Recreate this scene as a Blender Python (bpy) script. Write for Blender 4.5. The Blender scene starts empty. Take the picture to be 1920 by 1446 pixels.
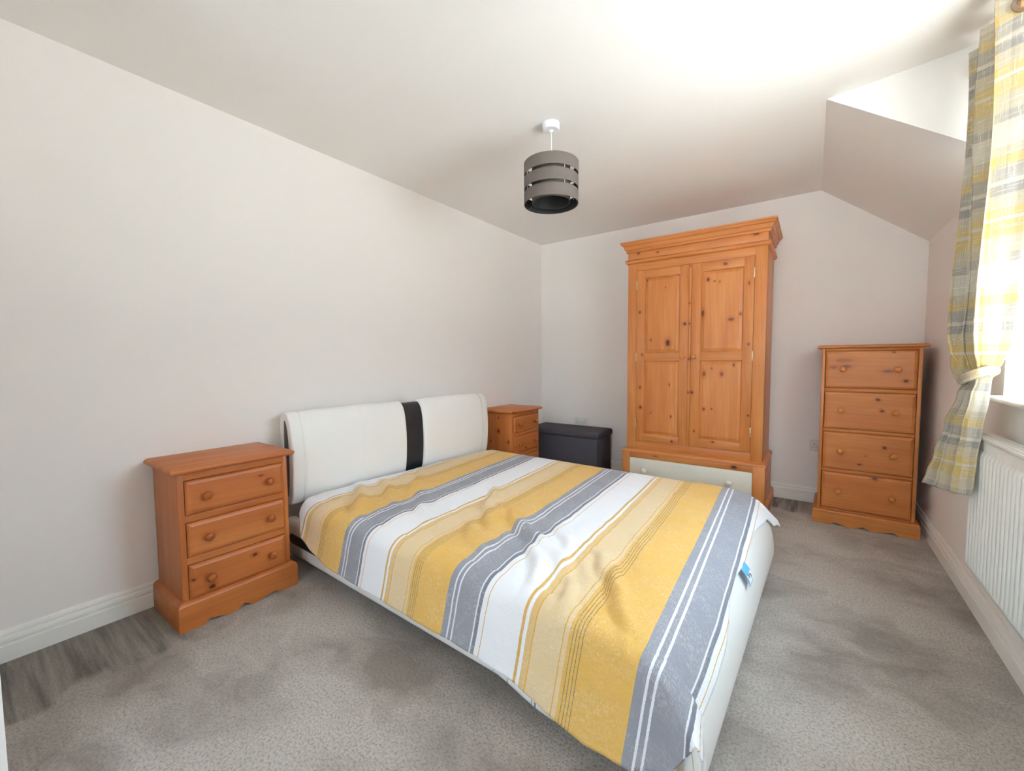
import bpy, bmesh, math, random
from mathutils import Vector, Matrix, noise

random.seed(7)
scene = bpy.context.scene
COL = scene.collection
PI = math.pi

# ------------------------------------------------------------------ camera
cam_d = bpy.data.cameras.new('camera')
cam_d.sensor_fit = 'HORIZONTAL'
cam_d.sensor_width = 36.0
cam_d.lens = 778.495 / 1920.0 * 36.0
cam_d.clip_start = 0.02
cam = bpy.data.objects.new('camera', cam_d)
COL.objects.link(cam)
cR = Vector((0.81148, 0.58434, -0.00687)); cU = Vector((-0.02873, 0.05165, 0.99825)); cF = Vector((-0.58367, 0.80986, -0.05870))
cam.matrix_world = Matrix(((cR.x, cU.x, -cF.x, 2.4599), (cR.y, cU.y, -cF.y, -3.9875), (cR.z, cU.z, -cF.z, 1.1258), (0, 0, 0, 1)))
scene.camera = cam

# ------------------------------------------------------------------ world, sun, exposure
SUN_EL, SUN_AZ = math.radians(58), math.radians(64)      # azimuth from +X (window side) towards +Y (far end)
world = bpy.data.worlds.new('sky'); scene.world = world; world.use_nodes = True
wn = world.node_tree; wn.nodes.clear()
w_out = wn.nodes.new('ShaderNodeOutputWorld'); w_bg = wn.nodes.new('ShaderNodeBackground')
# bright hazy sky with the standard overcast falloff: zenith three times the horizon
w_tc = wn.nodes.new('ShaderNodeTexCoord'); w_sep = wn.nodes.new('ShaderNodeSeparateXYZ'); w_mr = wn.nodes.new('ShaderNodeMapRange')
w_mr.inputs['From Min'].default_value = 0.0; w_mr.inputs['From Max'].default_value = 1.0
w_mr.inputs['To Min'].default_value = 1.0 / 3.0; w_mr.inputs['To Max'].default_value = 1.0
w_mul = wn.nodes.new('ShaderNodeMath'); w_mul.operation = 'MULTIPLY'; w_mul.inputs[1].default_value = 19.0
wn.links.new(w_tc.outputs['Generated'], w_sep.inputs[0]); wn.links.new(w_sep.outputs['Z'], w_mr.inputs['Value'])
wn.links.new(w_mr.outputs[0], w_mul.inputs[0]); wn.links.new(w_mul.outputs[0], w_bg.inputs['Strength'])
w_bg.inputs['Color'].default_value = (0.61, 0.80, 1.0, 1)
wn.links.new(w_bg.outputs[0], w_out.inputs[0])

sun_d = bpy.data.lights.new('sun', 'SUN'); sun_d.energy = 125.0; sun_d.angle = math.radians(0.6); sun_d.color = (1.0, 0.94, 0.85)
sun = bpy.data.objects.new('sun', sun_d); COL.objects.link(sun)
sdir = Vector((math.cos(SUN_EL) * math.cos(SUN_AZ), math.cos(SUN_EL) * math.sin(SUN_AZ), math.sin(SUN_EL)))
sun.rotation_euler = sdir.to_track_quat('Z', 'Y').to_euler(); sun.location = (8, -8, 10)

portal_d = bpy.data.lights.new('window_portal', 'AREA'); portal_d.shape = 'RECTANGLE'; portal_d.size = 1.28; portal_d.size_y = 1.21
portal_d.cycles.is_portal = True
portal = bpy.data.objects.new('window_portal', portal_d); COL.objects.link(portal)
portal.location = (3.34, -2.14, 1.5775)
portal.rotation_euler = Vector((1, 0, 0)).to_track_quat('Z', 'Y').to_euler()

portal2_d = portal_d.copy(); portal2_d.size = 1.4; portal2_d.size_y = 1.4
portal2 = bpy.data.objects.new('added_window_portal', portal2_d); COL.objects.link(portal2)  # sky portal for the added, unseen fill window
portal2.location = (2.0, -7.42, 1.50)
portal2.rotation_euler = Vector((0, -1, 0)).to_track_quat('Z', 'Y').to_euler()

vs = scene.view_settings
vs.view_transform = 'Standard'; vs.look = 'None'; vs.gamma = 1.0; vs.use_curve_mapping = False
vs.exposure = 0.34
scene.cycles.diffuse_bounces = 8
scene.cycles.max_bounces = 14

# ------------------------------------------------------------------ helpers
def srgb(r, g, b, a=1.0):
    def c(v):
        v /= 255.0
        return v / 12.92 if v <= 0.04045 else ((v + 0.055) / 1.055) ** 2.4
    return (c(r), c(g), c(b), a)

def link_obj(name, me, parent=None, mat=None):
    o = bpy.data.objects.new(name, me)
    COL.objects.link(o)
    if parent is not None: o.parent = parent
    if mat is not None and not me.materials: me.materials.append(mat)
    return o

def finish(name, bm, mat, parent=None, smooth=None):
    bmesh.ops.recalc_face_normals(bm, faces=bm.faces)
    me = bpy.data.meshes.new(name); bm.to_mesh(me); bm.free()
    if smooth is not None:
        me.shade_smooth()
        me.set_sharp_from_angle(angle=math.radians(smooth))
    return link_obj(name, me, parent, mat)

def add_box(bm, lo, hi, bevel=0.0, seg=2):
    t = bmesh.new()
    bmesh.ops.create_cube(t, size=1.0)
    for v in t.verts:
        v.co = Vector([(lo[i] + hi[i]) / 2 + v.co[i] * (hi[i] - lo[i]) for i in range(3)])
    if bevel > 0:
        bmesh.ops.bevel(t, geom=t.edges[:], offset=bevel, segments=seg, profile=0.5, affect='EDGES', clamp_overlap=True)
    me = bpy.data.meshes.new('tmp'); t.to_mesh(me); t.free(); bm.from_mesh(me); bpy.data.meshes.remove(me)

def box(name, lo, hi, mat, parent=None, bevel=0.002, seg=2):
    bm = bmesh.new(); add_box(bm, lo, hi, bevel, seg)
    return finish(name, bm, mat, parent, 40 if bevel > 0 else None)

def boxes(name, lst, mat, parent=None, bevel=0.0015):
    bm = bmesh.new()
    for lo, hi in lst: add_box(bm, lo, hi, bevel, 1)
    return finish(name, bm, mat, parent)

def lathe(name, prof, mat, parent=None, loc=(0, 0, 0), axis='Z', seg=24):
    """prof: list of (r, h). axis: direction the height runs."""
    bm = bmesh.new(); rings = []
    for r, h in prof:
        if r < 1e-6:
            rings.append([bm.verts.new((0, 0, h))])
        else:
            rings.append([bm.verts.new((r * math.cos(2 * PI * k / seg), r * math.sin(2 * PI * k / seg), h)) for k in range(seg)])
    for a, b in zip(rings[:-1], rings[1:]):
        for k in range(seg):
            k2 = (k + 1) % seg
            va = [a[0]] if len(a) == 1 else [a[k], a[k2]]
            vb = [b[0]] if len(b) == 1 else [b[k2], b[k]]
            if len(va) + len(vb) >= 3: bm.faces.new(va + vb)
    M = {'Z': Matrix.Identity(4), '-Y': Matrix.Rotation(PI / 2, 4, 'X'), '-X': Matrix.Rotation(-PI / 2, 4, 'Y'), 'Y': Matrix.Rotation(-PI / 2, 4, 'X')}[axis]
    bmesh.ops.transform(bm, matrix=Matrix.Translation(loc) @ M, verts=bm.verts)
    return finish(name, bm, mat, parent, 40)

def extrude_poly(name, pts, d0, d1, mat, parent=None, axis='Y', smooth=None, bevel=0.0):
    """pts 2D: axis 'Y' -> (x,z); axis 'X' -> (y,z); axis 'Z' -> (x,y)."""
    bm = bmesh.new()
    def P(p, d):
        return {'Y': (p[0], d, p[1]), 'X': (d, p[0], p[1]), 'Z': (p[0], p[1], d)}[axis]
    a = [bm.verts.new(P(p, d0)) for p in pts]; b = [bm.verts.new(P(p, d1)) for p in pts]
    n = len(pts)
    bm.faces.new(a); bm.faces.new(b[::-1])
    for i in range(n): bm.faces.new((a[i], a[(i + 1) % n], b[(i + 1) % n], b[i]))
    if bevel > 0:
        bmesh.ops.bevel(bm, geom=[e for e in bm.edges], offset=bevel, segments=2, profile=0.5, affect='EDGES', clamp_overlap=True)
    return finish(name, bm, mat, parent, smooth)

def ring_mould(name, x0, x1, yf, yb, prof, mat, parent=None, smooth=None, solid=True):
    """moulding round left, front (-Y) and right of a carcass; prof: (outward, z) from bottom to top."""
    bm = bmesh.new(); rows = []
    for o, z in prof:
        rows.append([bm.verts.new(c) for c in ((x0 - o, yb, z), (x0 - o, yf - o, z), (x1 + o, yf - o, z), (x1 + o, yb, z))])
    for a, b in zip(rows[:-1], rows[1:]):
        for i in range(3): bm.faces.new((a[i], a[i + 1], b[i + 1], b[i]))
        bm.faces.new((a[3], a[0], b[0], b[3]))
    if solid:
        bm.faces.new(rows[0][::-1]); bm.faces.new(rows[-1])
    return finish(name, bm, mat, parent, smooth)

def slab_front(name, x0, x1, z0, z1, yb, yf, ch, mat, parent=None, chd=None):
    """drawer front: slab whose front edges are chamfered; front towards -Y."""
    chd = chd or ch * 0.55
    bm = bmesh.new()
    def rect(i, y): return [bm.verts.new(c) for c in ((x0 + i, y, z0 + i), (x1 - i, y, z0 + i), (x1 - i, y, z1 - i), (x0 + i, y, z1 - i))]
    r = [rect(0, yb), rect(0, yf + chd), rect(ch * 0.35, yf + chd * 0.35), rect(ch, yf)]
    for a, b in zip(r[:-1], r[1:]):
        for i in range(4): bm.faces.new((a[i], a[(i + 1) % 4], b[(i + 1) % 4], b[i]))
    bm.faces.new(r[0][::-1]); bm.faces.new(r[-1])
    return finish(name, bm, mat, parent)

def raised_panel(name, x0, x1, z0, z1, y_edge, y_field, bev, mat, parent=None):
    """fielded panel: edge deep (y_edge), small step, slope up to the field."""
    bm = bmesh.new()
    def rect(i, y): return [bm.verts.new(c) for c in ((x0 + i, y, z0 + i), (x1 - i, y, z0 + i), (x1 - i, y, z1 - i), (x0 + i, y, z1 - i))]
    r = [rect(0, y_edge + 0.006), rect(0, y_edge), rect(bev, y_field + 0.0025), rect(bev + 0.001, y_field)]
    for a, b in zip(r[:-1], r[1:]):
        for i in range(4): bm.faces.new((a[i], a[(i + 1) % 4], b[(i + 1) % 4], b[i]))
    bm.faces.new(r[0][::-1]); bm.faces.new(r[-1])
    return finish(name, bm, mat, parent)

def thing(name, loc, rotz, label, cat, group=None):
    o = bpy.data.objects.new(name, None); COL.objects.link(o)
    o.location = loc; o.rotation_euler = (0, 0, rotz); o.empty_display_size = 0.1
    o['label'] = label; o['category'] = cat
    if group: o['group'] = group
    return o

def tag(o, label, cat, group=None):
    o['label'] = label; o['category'] = cat
    if group: o['group'] = group
    return o

def struct(o):
    o['kind'] = 'structure'; return o

def tube(name, pts, r, mat, parent=None, seg=10):
    cu = bpy.data.curves.new(name, 'CURVE'); cu.dimensions = '3D'; cu.bevel_depth = r; cu.bevel_resolution = 3; cu.use_fill_caps = True
    sp = cu.splines.new('POLY'); sp.points.add(len(pts) - 1)
    for p, c in zip(sp.points, pts): p.co = (*c, 1)
    tmp = bpy.data.objects.new('tmp', cu); COL.objects.link(tmp)
    me = bpy.data.meshes.new_from_object(tmp.evaluated_get(bpy.context.evaluated_depsgraph_get()))
    bpy.data.objects.remove(tmp); bpy.data.curves.remove(cu)
    me.name = name; me.materials.clear(); me.shade_smooth()
    return link_obj(name, me, parent, mat)

# ------------------------------------------------------------------ materials
class NT:
    def __init__(s, name, rough=0.5, spec=0.5):
        s.m = bpy.data.materials.new(name); s.m.use_nodes = True
        s.t = s.m.node_tree; s.b = s.t.nodes['Principled BSDF']
        s.b.inputs['Roughness'].default_value = rough; s.b.inputs['Specular IOR Level'].default_value = spec
    def n(s, typ, **kw):
        nd = s.t.nodes.new(typ)
        for k, v in kw.items():
            if k.startswith('i_'):
                key = k[2:]; key = int(key) if key.isdigit() else key.replace('_', ' ')
                nd.inputs[key].default_value = v
            else: setattr(nd, k, v)
        return nd
    def l(s, a, b): s.t.links.new(a, b)
    def math(s, op, a, b=None, clamp=False):
        nd = s.t.nodes.new('ShaderNodeMath'); nd.operation = op; nd.use_clamp = clamp
        for i, v in enumerate((a, b)):
            if v is None: continue
            if isinstance(v, (int, float)): nd.inputs[i].default_value = v
            else: s.l(v, nd.inputs[i])
        return nd.outputs[0]
    def mix(s, fac, a, b, mode='MIX'):
        nd = s.t.nodes.new('ShaderNodeMix'); nd.data_type = 'RGBA'; nd.blend_type = mode; nd.clamp_factor = True
        for sock, v in ((nd.inputs[0], fac), (nd.inputs[6], a), (nd.inputs[7], b)):
            if isinstance(v, (int, float, tuple)): sock.default_value = v
            else: s.l(v, sock)
        return nd.outputs[2]
    def ramp(s, fac, stops, interp='LINEAR'):
        nd = s.t.nodes.new('ShaderNodeValToRGB'); r = nd.color_ramp; r.interpolation = interp
        while len(r.elements) < len(stops): r.elements.new(0.5)
        for e, (p, c) in zip(r.elements, stops): e.position = p; e.color = c
        s.l(fac, nd.inputs[0]); return nd.outputs[0]
    def smooth(s, v, a, b):
        nd = s.t.nodes.new('ShaderNodeMapRange'); nd.interpolation_type = 'SMOOTHSTEP'
        nd.inputs[1].default_value = a; nd.inputs[2].default_value = b
        s.l(v, nd.inputs[0]); return nd.outputs[0]
    def bump(s, h, strength=0.2, dist=0.01):
        nd = s.n('ShaderNodeBump'); nd.inputs['Strength'].default_value = strength; nd.inputs['Distance'].default_value = dist
        s.l(h, nd.inputs['Height']); s.l(nd.outputs[0], s.b.inputs['Normal'])
    def color(s, c):
        if isinstance(c, tuple): s.b.inputs['Base Color'].default_value = c
        else: s.l(c, s.b.inputs['Base Color'])
    def noise(s, vec, scale, detail=3, rough=0.5):
        nd = s.n('ShaderNodeTexNoise'); nd.inputs['Scale'].default_value = scale; nd.inputs['Detail'].default_value = detail; nd.inputs['Roughness'].default_value = rough
        s.l(vec, nd.inputs['Vector']); return nd.outputs[0]
    def mapping(s, vec, scale=(1, 1, 1), loc=(0, 0, 0)):
        nd = s.n('ShaderNodeMapping'); nd.inputs['Scale'].default_value = scale; nd.inputs['Location'].default_value = loc
        s.l(vec, nd.inputs['Vector']); return nd.outputs[0]
    def obj(s): return s.n('ShaderNodeTexCoord').outputs['Object']

def plain(name, col, rough=0.5, spec=0.5, bump=None):
    t = NT(name, rough, spec); t.color(col)
    if bump: t.bump(t.noise(t.obj(), bump[0], 4), bump[1], bump[2])
    return t.m

def wood(name, axis='Z', knots=(), tint=(1, 1, 1), rough=0.38, plane='XZ', seed=0.0, rnd=0.05):
    """pine, grain along the local axis; knots: (a, b, radius) in the local plane, plus a few scattered ones."""
    t = NT(name, rough, 0.45); o = t.obj()
    info = t.n('ShaderNodeObjectInfo')
    off = t.n('ShaderNodeVectorMath', operation='SCALE'); t.l(info.outputs['Random'], off.inputs['Scale']); off.inputs[0].default_value = (3.1, 2.3, 4.7)
    add = t.n('ShaderNodeVectorMath', operation='ADD'); t.l(o, add.inputs[0]); t.l(off.outputs[0], add.inputs[1])
    add.inputs[1].default_value = (seed, seed, seed)
    v = add.outputs[0]
    i = 'XYZ'.index(axis)
    sc = [9.0, 9.0, 9.0]; sc[i] = 0.9
    sf = [150.0, 150.0, 150.0]; sf[i] = 5.0
    g1 = t.noise(t.mapping(v, tuple(sc)), 1.6, 3, 0.55)
    # growth rings: distorted bands
    wv = t.n('ShaderNodeTexWave', wave_type='BANDS', bands_direction='DIAGONAL'); wv.inputs['Scale'].default_value = 1.0
    wv.inputs['Distortion'].default_value = 5.0; wv.inputs['Detail'].default_value = 2.0; wv.inputs['Detail Scale'].default_value = 0.7
    sw = [24.0, 24.0, 24.0]; sw[i] = 1.1
    t.l(t.mapping(v, tuple(sw)), wv.inputs['Vector'])
    g2 = t.noise(t.mapping(v, tuple(sf)), 1.0, 2, 0.6)
    T = lambda r, g, b: tuple(list(a * k for a, k in zip(srgb(r, g, b)[:3], tint)) + [1.0])
    base = t.ramp(g1, [(0.30, T(194, 116, 60)), (0.52, T(206, 130, 70)), (0.72, T(216, 144, 82))])
    base = t.mix(t.math('MULTIPLY', t.smooth(wv.outputs['Fac'], 0.55, 1.0), 0.13), base, T(176, 98, 46))
    base = t.mix(t.math('MULTIPLY', t.smooth(g2, 0.45, 0.75), 0.12), base, T(172, 98, 50))
    dark = T(84, 38, 22); halo = T(176, 92, 44)
    # scattered small knots
    vo = t.n('ShaderNodeTexVoronoi', feature='F1'); vo.inputs['Scale'].default_value = 1.0
    sk = [6.5, 6.5, 6.5]; sk[i] = 4.0
    t.l(t.mapping(v, tuple(sk)), vo.inputs['Vector'])
    sep = t.n('ShaderNodeSeparateColor'); t.l(vo.outputs['Color'], sep.inputs[0])
    sel = t.math('GREATER_THAN', sep.outputs[0], 1.0 - rnd)
    k1 = t.math('MULTIPLY', t.math('SUBTRACT', 1.0, t.smooth(vo.outputs['Distance'], 0.025, 0.06)), sel)
    k2 = t.math('MULTIPLY', t.math('SUBTRACT', 1.0, t.smooth(vo.outputs['Distance'], 0.05, 0.16)), sel)
    base = t.mix(t.math('MULTIPLY', k2, 0.6), base, halo); base = t.mix(t.math('MULTIPLY', k1, 0.9), base, dark)
    if knots:
        s = t.n('ShaderNodeSeparateXYZ')
        wob = t.n('ShaderNodeTexNoise'); wob.inputs['Scale'].default_value = 60.0; t.l(o, wob.inputs['Vector'])
        t.l(o, s.inputs[0]); pa, pb = 'XYZ'.index(plane[0]), 'XYZ'.index(plane[1])
        wobv = t.math('MULTIPLY', t.math('SUBTRACT', wob.outputs[0], 0.5), 0.7)
        for kn in knots:
            a, b, r = kn[:3]; el = kn[3] if len(kn) > 3 else 1.5; st = kn[4] if len(kn) > 4 else 1.0
            da = t.math('DIVIDE', t.math('SUBTRACT', s.outputs[pa], a), r * (el if axis == plane[0] else 1.0))
            db = t.math('DIVIDE', t.math('SUBTRACT', s.outputs[pb], b), r * (el if axis == plane[1] else 1.0))
            d = t.math('ADD', t.math('SQRT', t.math('ADD', t.math('MULTIPLY', da, da), t.math('MULTIPLY', db, db))), wobv)
            h = t.math('SUBTRACT', 1.0, t.smooth(d, 0.9, 2.6)); c = t.math('SUBTRACT', 1.0, t.smooth(d, 0.55, 1.1))
            base = t.mix(t.math('MULTIPLY', h, 0.55 * st), base, halo); base = t.mix(t.math('MULTIPLY', c, 0.92 * st), base, dark)
    t.color(base)
    t.bump(g2, 0.06, 0.002)
    return t.m

def wall_mat(name, col):
    t = NT(name, 0.85, 0.25); t.color(col)
    t.bump(t.noise(t.obj(), 220, 3), 0.05, 0.002); return t.m

M_WALL = wall_mat('painted_wall', srgb(240, 235, 231))
M_CEIL = wall_mat('painted_ceiling', srgb(241, 238, 235))
M_TRIM = plain('gloss_trim', srgb(240, 238, 232), 0.35, 0.5)
M_UPVC = plain('white_plastic', srgb(242, 243, 244), 0.3, 0.5)
M_SOCKET = plain('socket_plastic', srgb(226, 222, 218), 0.35, 0.5)
M_HOLE = plain('socket_slot', srgb(40, 36, 34), 0.6)
M_RAD = plain('radiator_enamel', srgb(236, 238, 234), 0.28, 0.5)

def carpet_mat():
    t = NT('carpet', 0.97, 0.08); o = t.obj()
    s = t.n('ShaderNodeSeparateXYZ'); t.l(o, s.inputs[0])
    fine = t.noise(o, 120, 5, 0.8)
    mid = t.noise(o, 90, 3, 0.6)
    wob = t.n('ShaderNodeTexNoise'); wob.inputs['Scale'].default_value = 5.0; wob.inputs['Detail'].default_value = 3; t.l(o, wob.inputs['Vector'])
    vadd = t.n('ShaderNodeVectorMath', operation='MULTIPLY_ADD'); t.l(wob.outputs['Color'], vadd.inputs[0]); vadd.inputs[1].default_value = (0.25, 0.25, 0); t.l(o, vadd.inputs[2])
    patch = t.noise(t.mapping(vadd.outputs[0], (1.3, 2.0, 1.0), (3.3, 1.7, 0)), 1.25, 5, 0.62)
    base = t.ramp(patch, [(0.36, srgb(170, 158, 148)), (0.46, srgb(202, 191, 181)), (0.57, srgb(224, 213, 203)), (0.75, srgb(234, 224, 214))])
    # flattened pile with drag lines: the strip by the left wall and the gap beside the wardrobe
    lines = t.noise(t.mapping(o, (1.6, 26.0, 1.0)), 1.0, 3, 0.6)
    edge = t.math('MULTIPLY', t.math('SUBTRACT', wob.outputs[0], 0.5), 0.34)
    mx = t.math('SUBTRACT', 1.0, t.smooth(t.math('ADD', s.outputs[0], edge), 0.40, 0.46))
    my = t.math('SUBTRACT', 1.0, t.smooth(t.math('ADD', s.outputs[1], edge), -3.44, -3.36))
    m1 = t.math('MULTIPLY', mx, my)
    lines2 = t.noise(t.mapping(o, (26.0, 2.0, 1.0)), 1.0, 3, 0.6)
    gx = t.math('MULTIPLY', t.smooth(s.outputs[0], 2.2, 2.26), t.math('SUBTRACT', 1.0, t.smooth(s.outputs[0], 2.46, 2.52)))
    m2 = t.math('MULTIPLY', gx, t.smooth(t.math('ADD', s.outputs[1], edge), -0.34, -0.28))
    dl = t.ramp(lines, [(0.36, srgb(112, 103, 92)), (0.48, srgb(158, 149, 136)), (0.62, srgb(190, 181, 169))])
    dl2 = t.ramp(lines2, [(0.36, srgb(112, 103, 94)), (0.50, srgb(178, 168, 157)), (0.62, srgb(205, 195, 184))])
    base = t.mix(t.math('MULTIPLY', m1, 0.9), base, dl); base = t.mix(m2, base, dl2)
    base = t.mix(t.math('MULTIPLY', t.math('SUBTRACT', 1.0, t.smooth(fine, 0.36, 0.56)), 0.68), base, srgb(140, 130, 120), 'MIX')
    base = t.mix(t.math('MULTIPLY', t.smooth(mid, 0.5, 0.75), 0.2), base, srgb(236, 229, 220))
    t.color(base)
    t.b.inputs['Sheen Weight'].default_value = 0.15; t.b.inputs['Sheen Roughness'].default_value = 0.6
    t.bump(t.math('ADD', fine, t.math('MULTIPLY', mid, 0.6)), 0.9, 0.012)
    return t.m
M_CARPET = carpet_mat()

# ------------------------------------------------------------------ room shell
W, H = 3.086, 2.40
XS, HS = 2.483, 1.916
WY0, WY1, WZ0, WZ1 = -1.50, -2.78, 0.975, 2.18      # window opening
YB = -7.20  # unseen end set far back to even out the added window's fill
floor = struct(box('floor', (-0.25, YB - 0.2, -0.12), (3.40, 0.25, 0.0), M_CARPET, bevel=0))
ceiling = struct(box('ceiling', (-0.25, YB - 0.2, H), (W + 0.28, 0.25, H + 0.15), M_CEIL, bevel=0))
struct(box('wall_left', (-0.2, YB - 0.2, 0), (0, 0.2, H), M_WALL, bevel=0))
struct(box('wall_far', (0, 0, 0), (W + 0.28, 0.2, H), M_WALL, bevel=0))
struct(box('wall_back', (0, YB, 0), (0.785, -3.93, H), M_WALL, bevel=0))
RX0, RX1, RW0, RW1 = 1.30, 2.70, 0.80, 2.20            # added, unseen window behind the camera: fill light for the far end
bm = bmesh.new()
for lo, hi in (((0.785, YB - 0.2, 0), (RX0, YB, H)), ((RX1, YB - 0.2, 0), (W + 0.28, YB, H)), ((RX0, YB - 0.2, 0), (RX1, YB, RW0)), ((RX0, YB - 0.2, RW1), (RX1, YB, H))):
    add_box(bm, lo, hi)
struct(finish('wall_rear', bm, M_WALL))
bm = bmesh.new()
for lo, hi in (((W, WY0, 0), (W + 0.28, 0, H)), ((W, YB, 0), (W + 0.28, WY1, H)), ((W, WY1, 0), (W + 0.28, WY0, WZ0 - 0.022)), ((W, WY1, WZ1), (W + 0.28, WY0, H))):
    add_box(bm, lo, hi)
struct(finish('wall_right', bm, M_WALL))

def slope(name, y_a0, y_a1, y_b0, y_b1):
    """wedge of sloping ceiling: triangle (XS,H) (W,HS) (W,H) between the far end a and the near end b; ends may be askew."""
    bm = bmesh.new()
    a = [bm.verts.new(p) for p in ((XS, y_a0, H), (W, y_a1, HS), (W, y_a1, H))]
    b = [bm.verts.new(p) for p in ((XS, y_b0, H), (W, y_b1, HS), (W, y_b1, H))]
    bm.faces.new(a); bm.faces.new(b[::-1])
    for i in range(3): bm.faces.new((a[i], a[(i + 1) % 3], b[(i + 1) % 3], b[i]))
    return struct(finish(name, bm, M_CEIL))
slope('wall_sloped', 0, 0, -1.359, -1.462)
slope('wall_sloped', -2.98, -2.90, YB, YB)

# skirting boards
SK = [(0, 0), (0.018, 0), (0.018, 0.062), (0.0165, 0.064), (0.0115, 0.065), (0.0115, 0.070), (0.0155, 0.073), (0.0168, 0.080), (0.0150, 0.090), (0.0125, 0.095), (0.0080, 0.096), (0.0080, 0.100), (0.0115, 0.103), (0.0105, 0.110), (0.007, 0.117), (0, 0.120)]
def skirt(name, axis, c, sgn, d0, d1):
    pts = [(c + sgn * o, z) for o, z in SK]
    return struct(extrude_poly(name, pts, d0, d1, M_TRIM, axis=axis, smooth=30))
skirt('baseboard_left', 'Y', 0.0, 1, -3.93, 0)
skirt('baseboard_far', 'X', 0.0, -1, 0.018, W - 0.018)
skirt('baseboard_right', 'Y', W, -1, YB, 0)

# ------------------------------------------------------------------ window with sill
def glass_mat():
    t = NT('window_glass'); t.t.nodes.remove(t.b)
    out = [n for n in t.t.nodes if n.type == 'OUTPUT_MATERIAL'][0]
    tr = t.n('ShaderNodeBsdfTransparent'); tr.inputs[0].default_value = (0.96, 0.98, 0.97, 1)
    gl = t.n('ShaderNodeBsdfGlossy'); gl.inputs['Roughness'].default_value = 0.02
    mx = t.n('ShaderNodeMixShader'); lw = t.n('ShaderNodeLayerWeight'); lw.inputs['Blend'].default_value = 0.5
    fr = t.math('ADD', t.math('MULTIPLY', t.math('POWER', lw.outputs['Facing'], 5.0), 0.75), 0.03)
    t.l(fr, mx.inputs[0]); t.l(tr.outputs[0], mx.inputs[1]); t.l(gl.outputs[0], mx.inputs[2]); t.l(mx.outputs[0], out.inputs[0])
    return t.m
M_GLASS = glass_mat()
win = struct(thing('window_1', (3.25, (WY0 + WY1) / 2, WZ0), 0, 'white framed casement window over the radiator, half hidden by the curtain', 'window'))
for k in ('label', 'category'): del win[k]
hw, hh = (WY0 - WY1) / 2, WZ1 - WZ0
fb = 0.045
boxes('frame', [((0, -hw, 0), (0.07, -hw + fb, hh)), ((0, hw - fb, 0), (0.07, hw, hh)), ((0, -hw + fb, 0), (0.07, hw - fb, fb)), ((0, -hw + fb, hh - fb), (0.07, hw - fb, hh)), ((0, -0.025, fb), (0.07, 0.025, hh - fb))], M_UPVC, win, 0.004)
for s in (-1, 1):
    y0, y1 = (0.025, hw - fb) if s > 0 else (-hw + fb, -0.025)
    sa = boxes('sash', [((-0.015, y0, fb), (0.045, y0 + 0.035, hh - fb)), ((-0.015, y1 - 0.035, fb), (0.045, y1, hh - fb)), ((-0.015, y0 + 0.035, fb), (0.045, y1 - 0.035, fb + 0.035)), ((-0.015, y0 + 0.035, hh - fb - 0.035), (0.045, y1 - 0.035, hh - fb))], M_UPVC, win, 0.004)
    box('pane', (0.012, y0 + 0.03, fb + 0.03), (0.018, y1 - 0.03, hh - fb - 0.03), M_GLASS, sa, bevel=0)
added_win = bpy.data.objects.new('added_fill_window', None); COL.objects.link(added_win); struct(added_win)  # added window out of view, brightens the far wall and tall chest
added_win.location = ((RX0 + RX1) / 2, YB - 0.17, RW0)
h2, hh2 = (RX1 - RX0) / 2, RW1 - RW0
boxes('frame', [((-h2, 0, 0), (-h2 + fb, 0.07, hh2)), ((h2 - fb, 0, 0), (h2, 0.07, hh2)), ((-h2 + fb, 0, 0), (h2 - fb, 0.07, fb)), ((-h2 + fb, 0, hh2 - fb), (h2 - fb, 0.07, hh2)), ((-0.03, 0, fb), (0.03, 0.07, hh2 - fb))], M_UPVC, added_win, 0.004)
for x0, x1 in ((-h2 + fb, -0.03), (0.03, h2 - fb)): box('pane', (x0, 0.03, fb), (x1, 0.036, hh2 - fb), M_GLASS, added_win, bevel=0)
prof = [(3.25, 0.953), (3.25, 0.975)] + [(3.042 + 0.011 * math.cos(a), 0.964 + 0.011 * math.sin(a)) for a in [PI / 2 + PI * k / 8 for k in range(9)]]
sill = struct(extrude_poly('trim_1', prof, WY1 - 0.03, WY0 + 0.005, M_TRIM, axis='Y', smooth=40))

# ground outside, one storey down, sunlit
struct(box('ground', (-60, -60, -3.0), (60, 60, -2.8), plain('paving_outside', srgb(150, 154, 158), 0.9, 0.2), bevel=0))

# ------------------------------------------------------------------ pine furniture
RED = (0.86, 0.74, 0.66)      # the bedside chests are a shade redder
TAN = (0.90, 0.86, 0.74)
P_V = wood('pine_upright', 'Z'); P_H = wood('pine_lengthways', 'X'); P_D = wood('pine_depthways', 'Y', rnd=0.08)
R_V = wood('red_pine_upright', 'Z', tint=RED, rnd=0.05); R_H = wood('red_pine_lengthways', 'X', tint=RED, rnd=0.05)
T_V = wood('tan_pine_upright', 'Z', tint=TAN, rnd=0.03); T_H = wood('tan_pine_lengthways', 'X', tint=TAN, rnd=0.03)
M_KNOB = wood('turned_knob_wood', 'Y', tint=(1.02, 0.98, 0.90), rnd=0.0, rough=0.3)
M_KNOB_RED = wood('dark_turned_knob_wood', 'Y', tint=(0.66, 0.50, 0.42), rnd=0.0, rough=0.25)
M_DARK = plain('painted_gap_shade', srgb(46, 28, 18), 0.8, 0.2)  # painted shade for the gaps round drawers and doors
M_BRASS = NT('brass_hinge', 0.3); M_BRASS.color(srgb(204, 192, 158)); M_BRASS.b.inputs['Metallic'].default_value = 0.9; M_BRASS = M_BRASS.m
M_SAGE = plain('pale_grey_green_paint', srgb(226, 222, 208), 0.45, 0.4)
M_KNOBW = plain('white_knob_paint', srgb(242, 239, 230), 0.3, 0.5)

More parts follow.
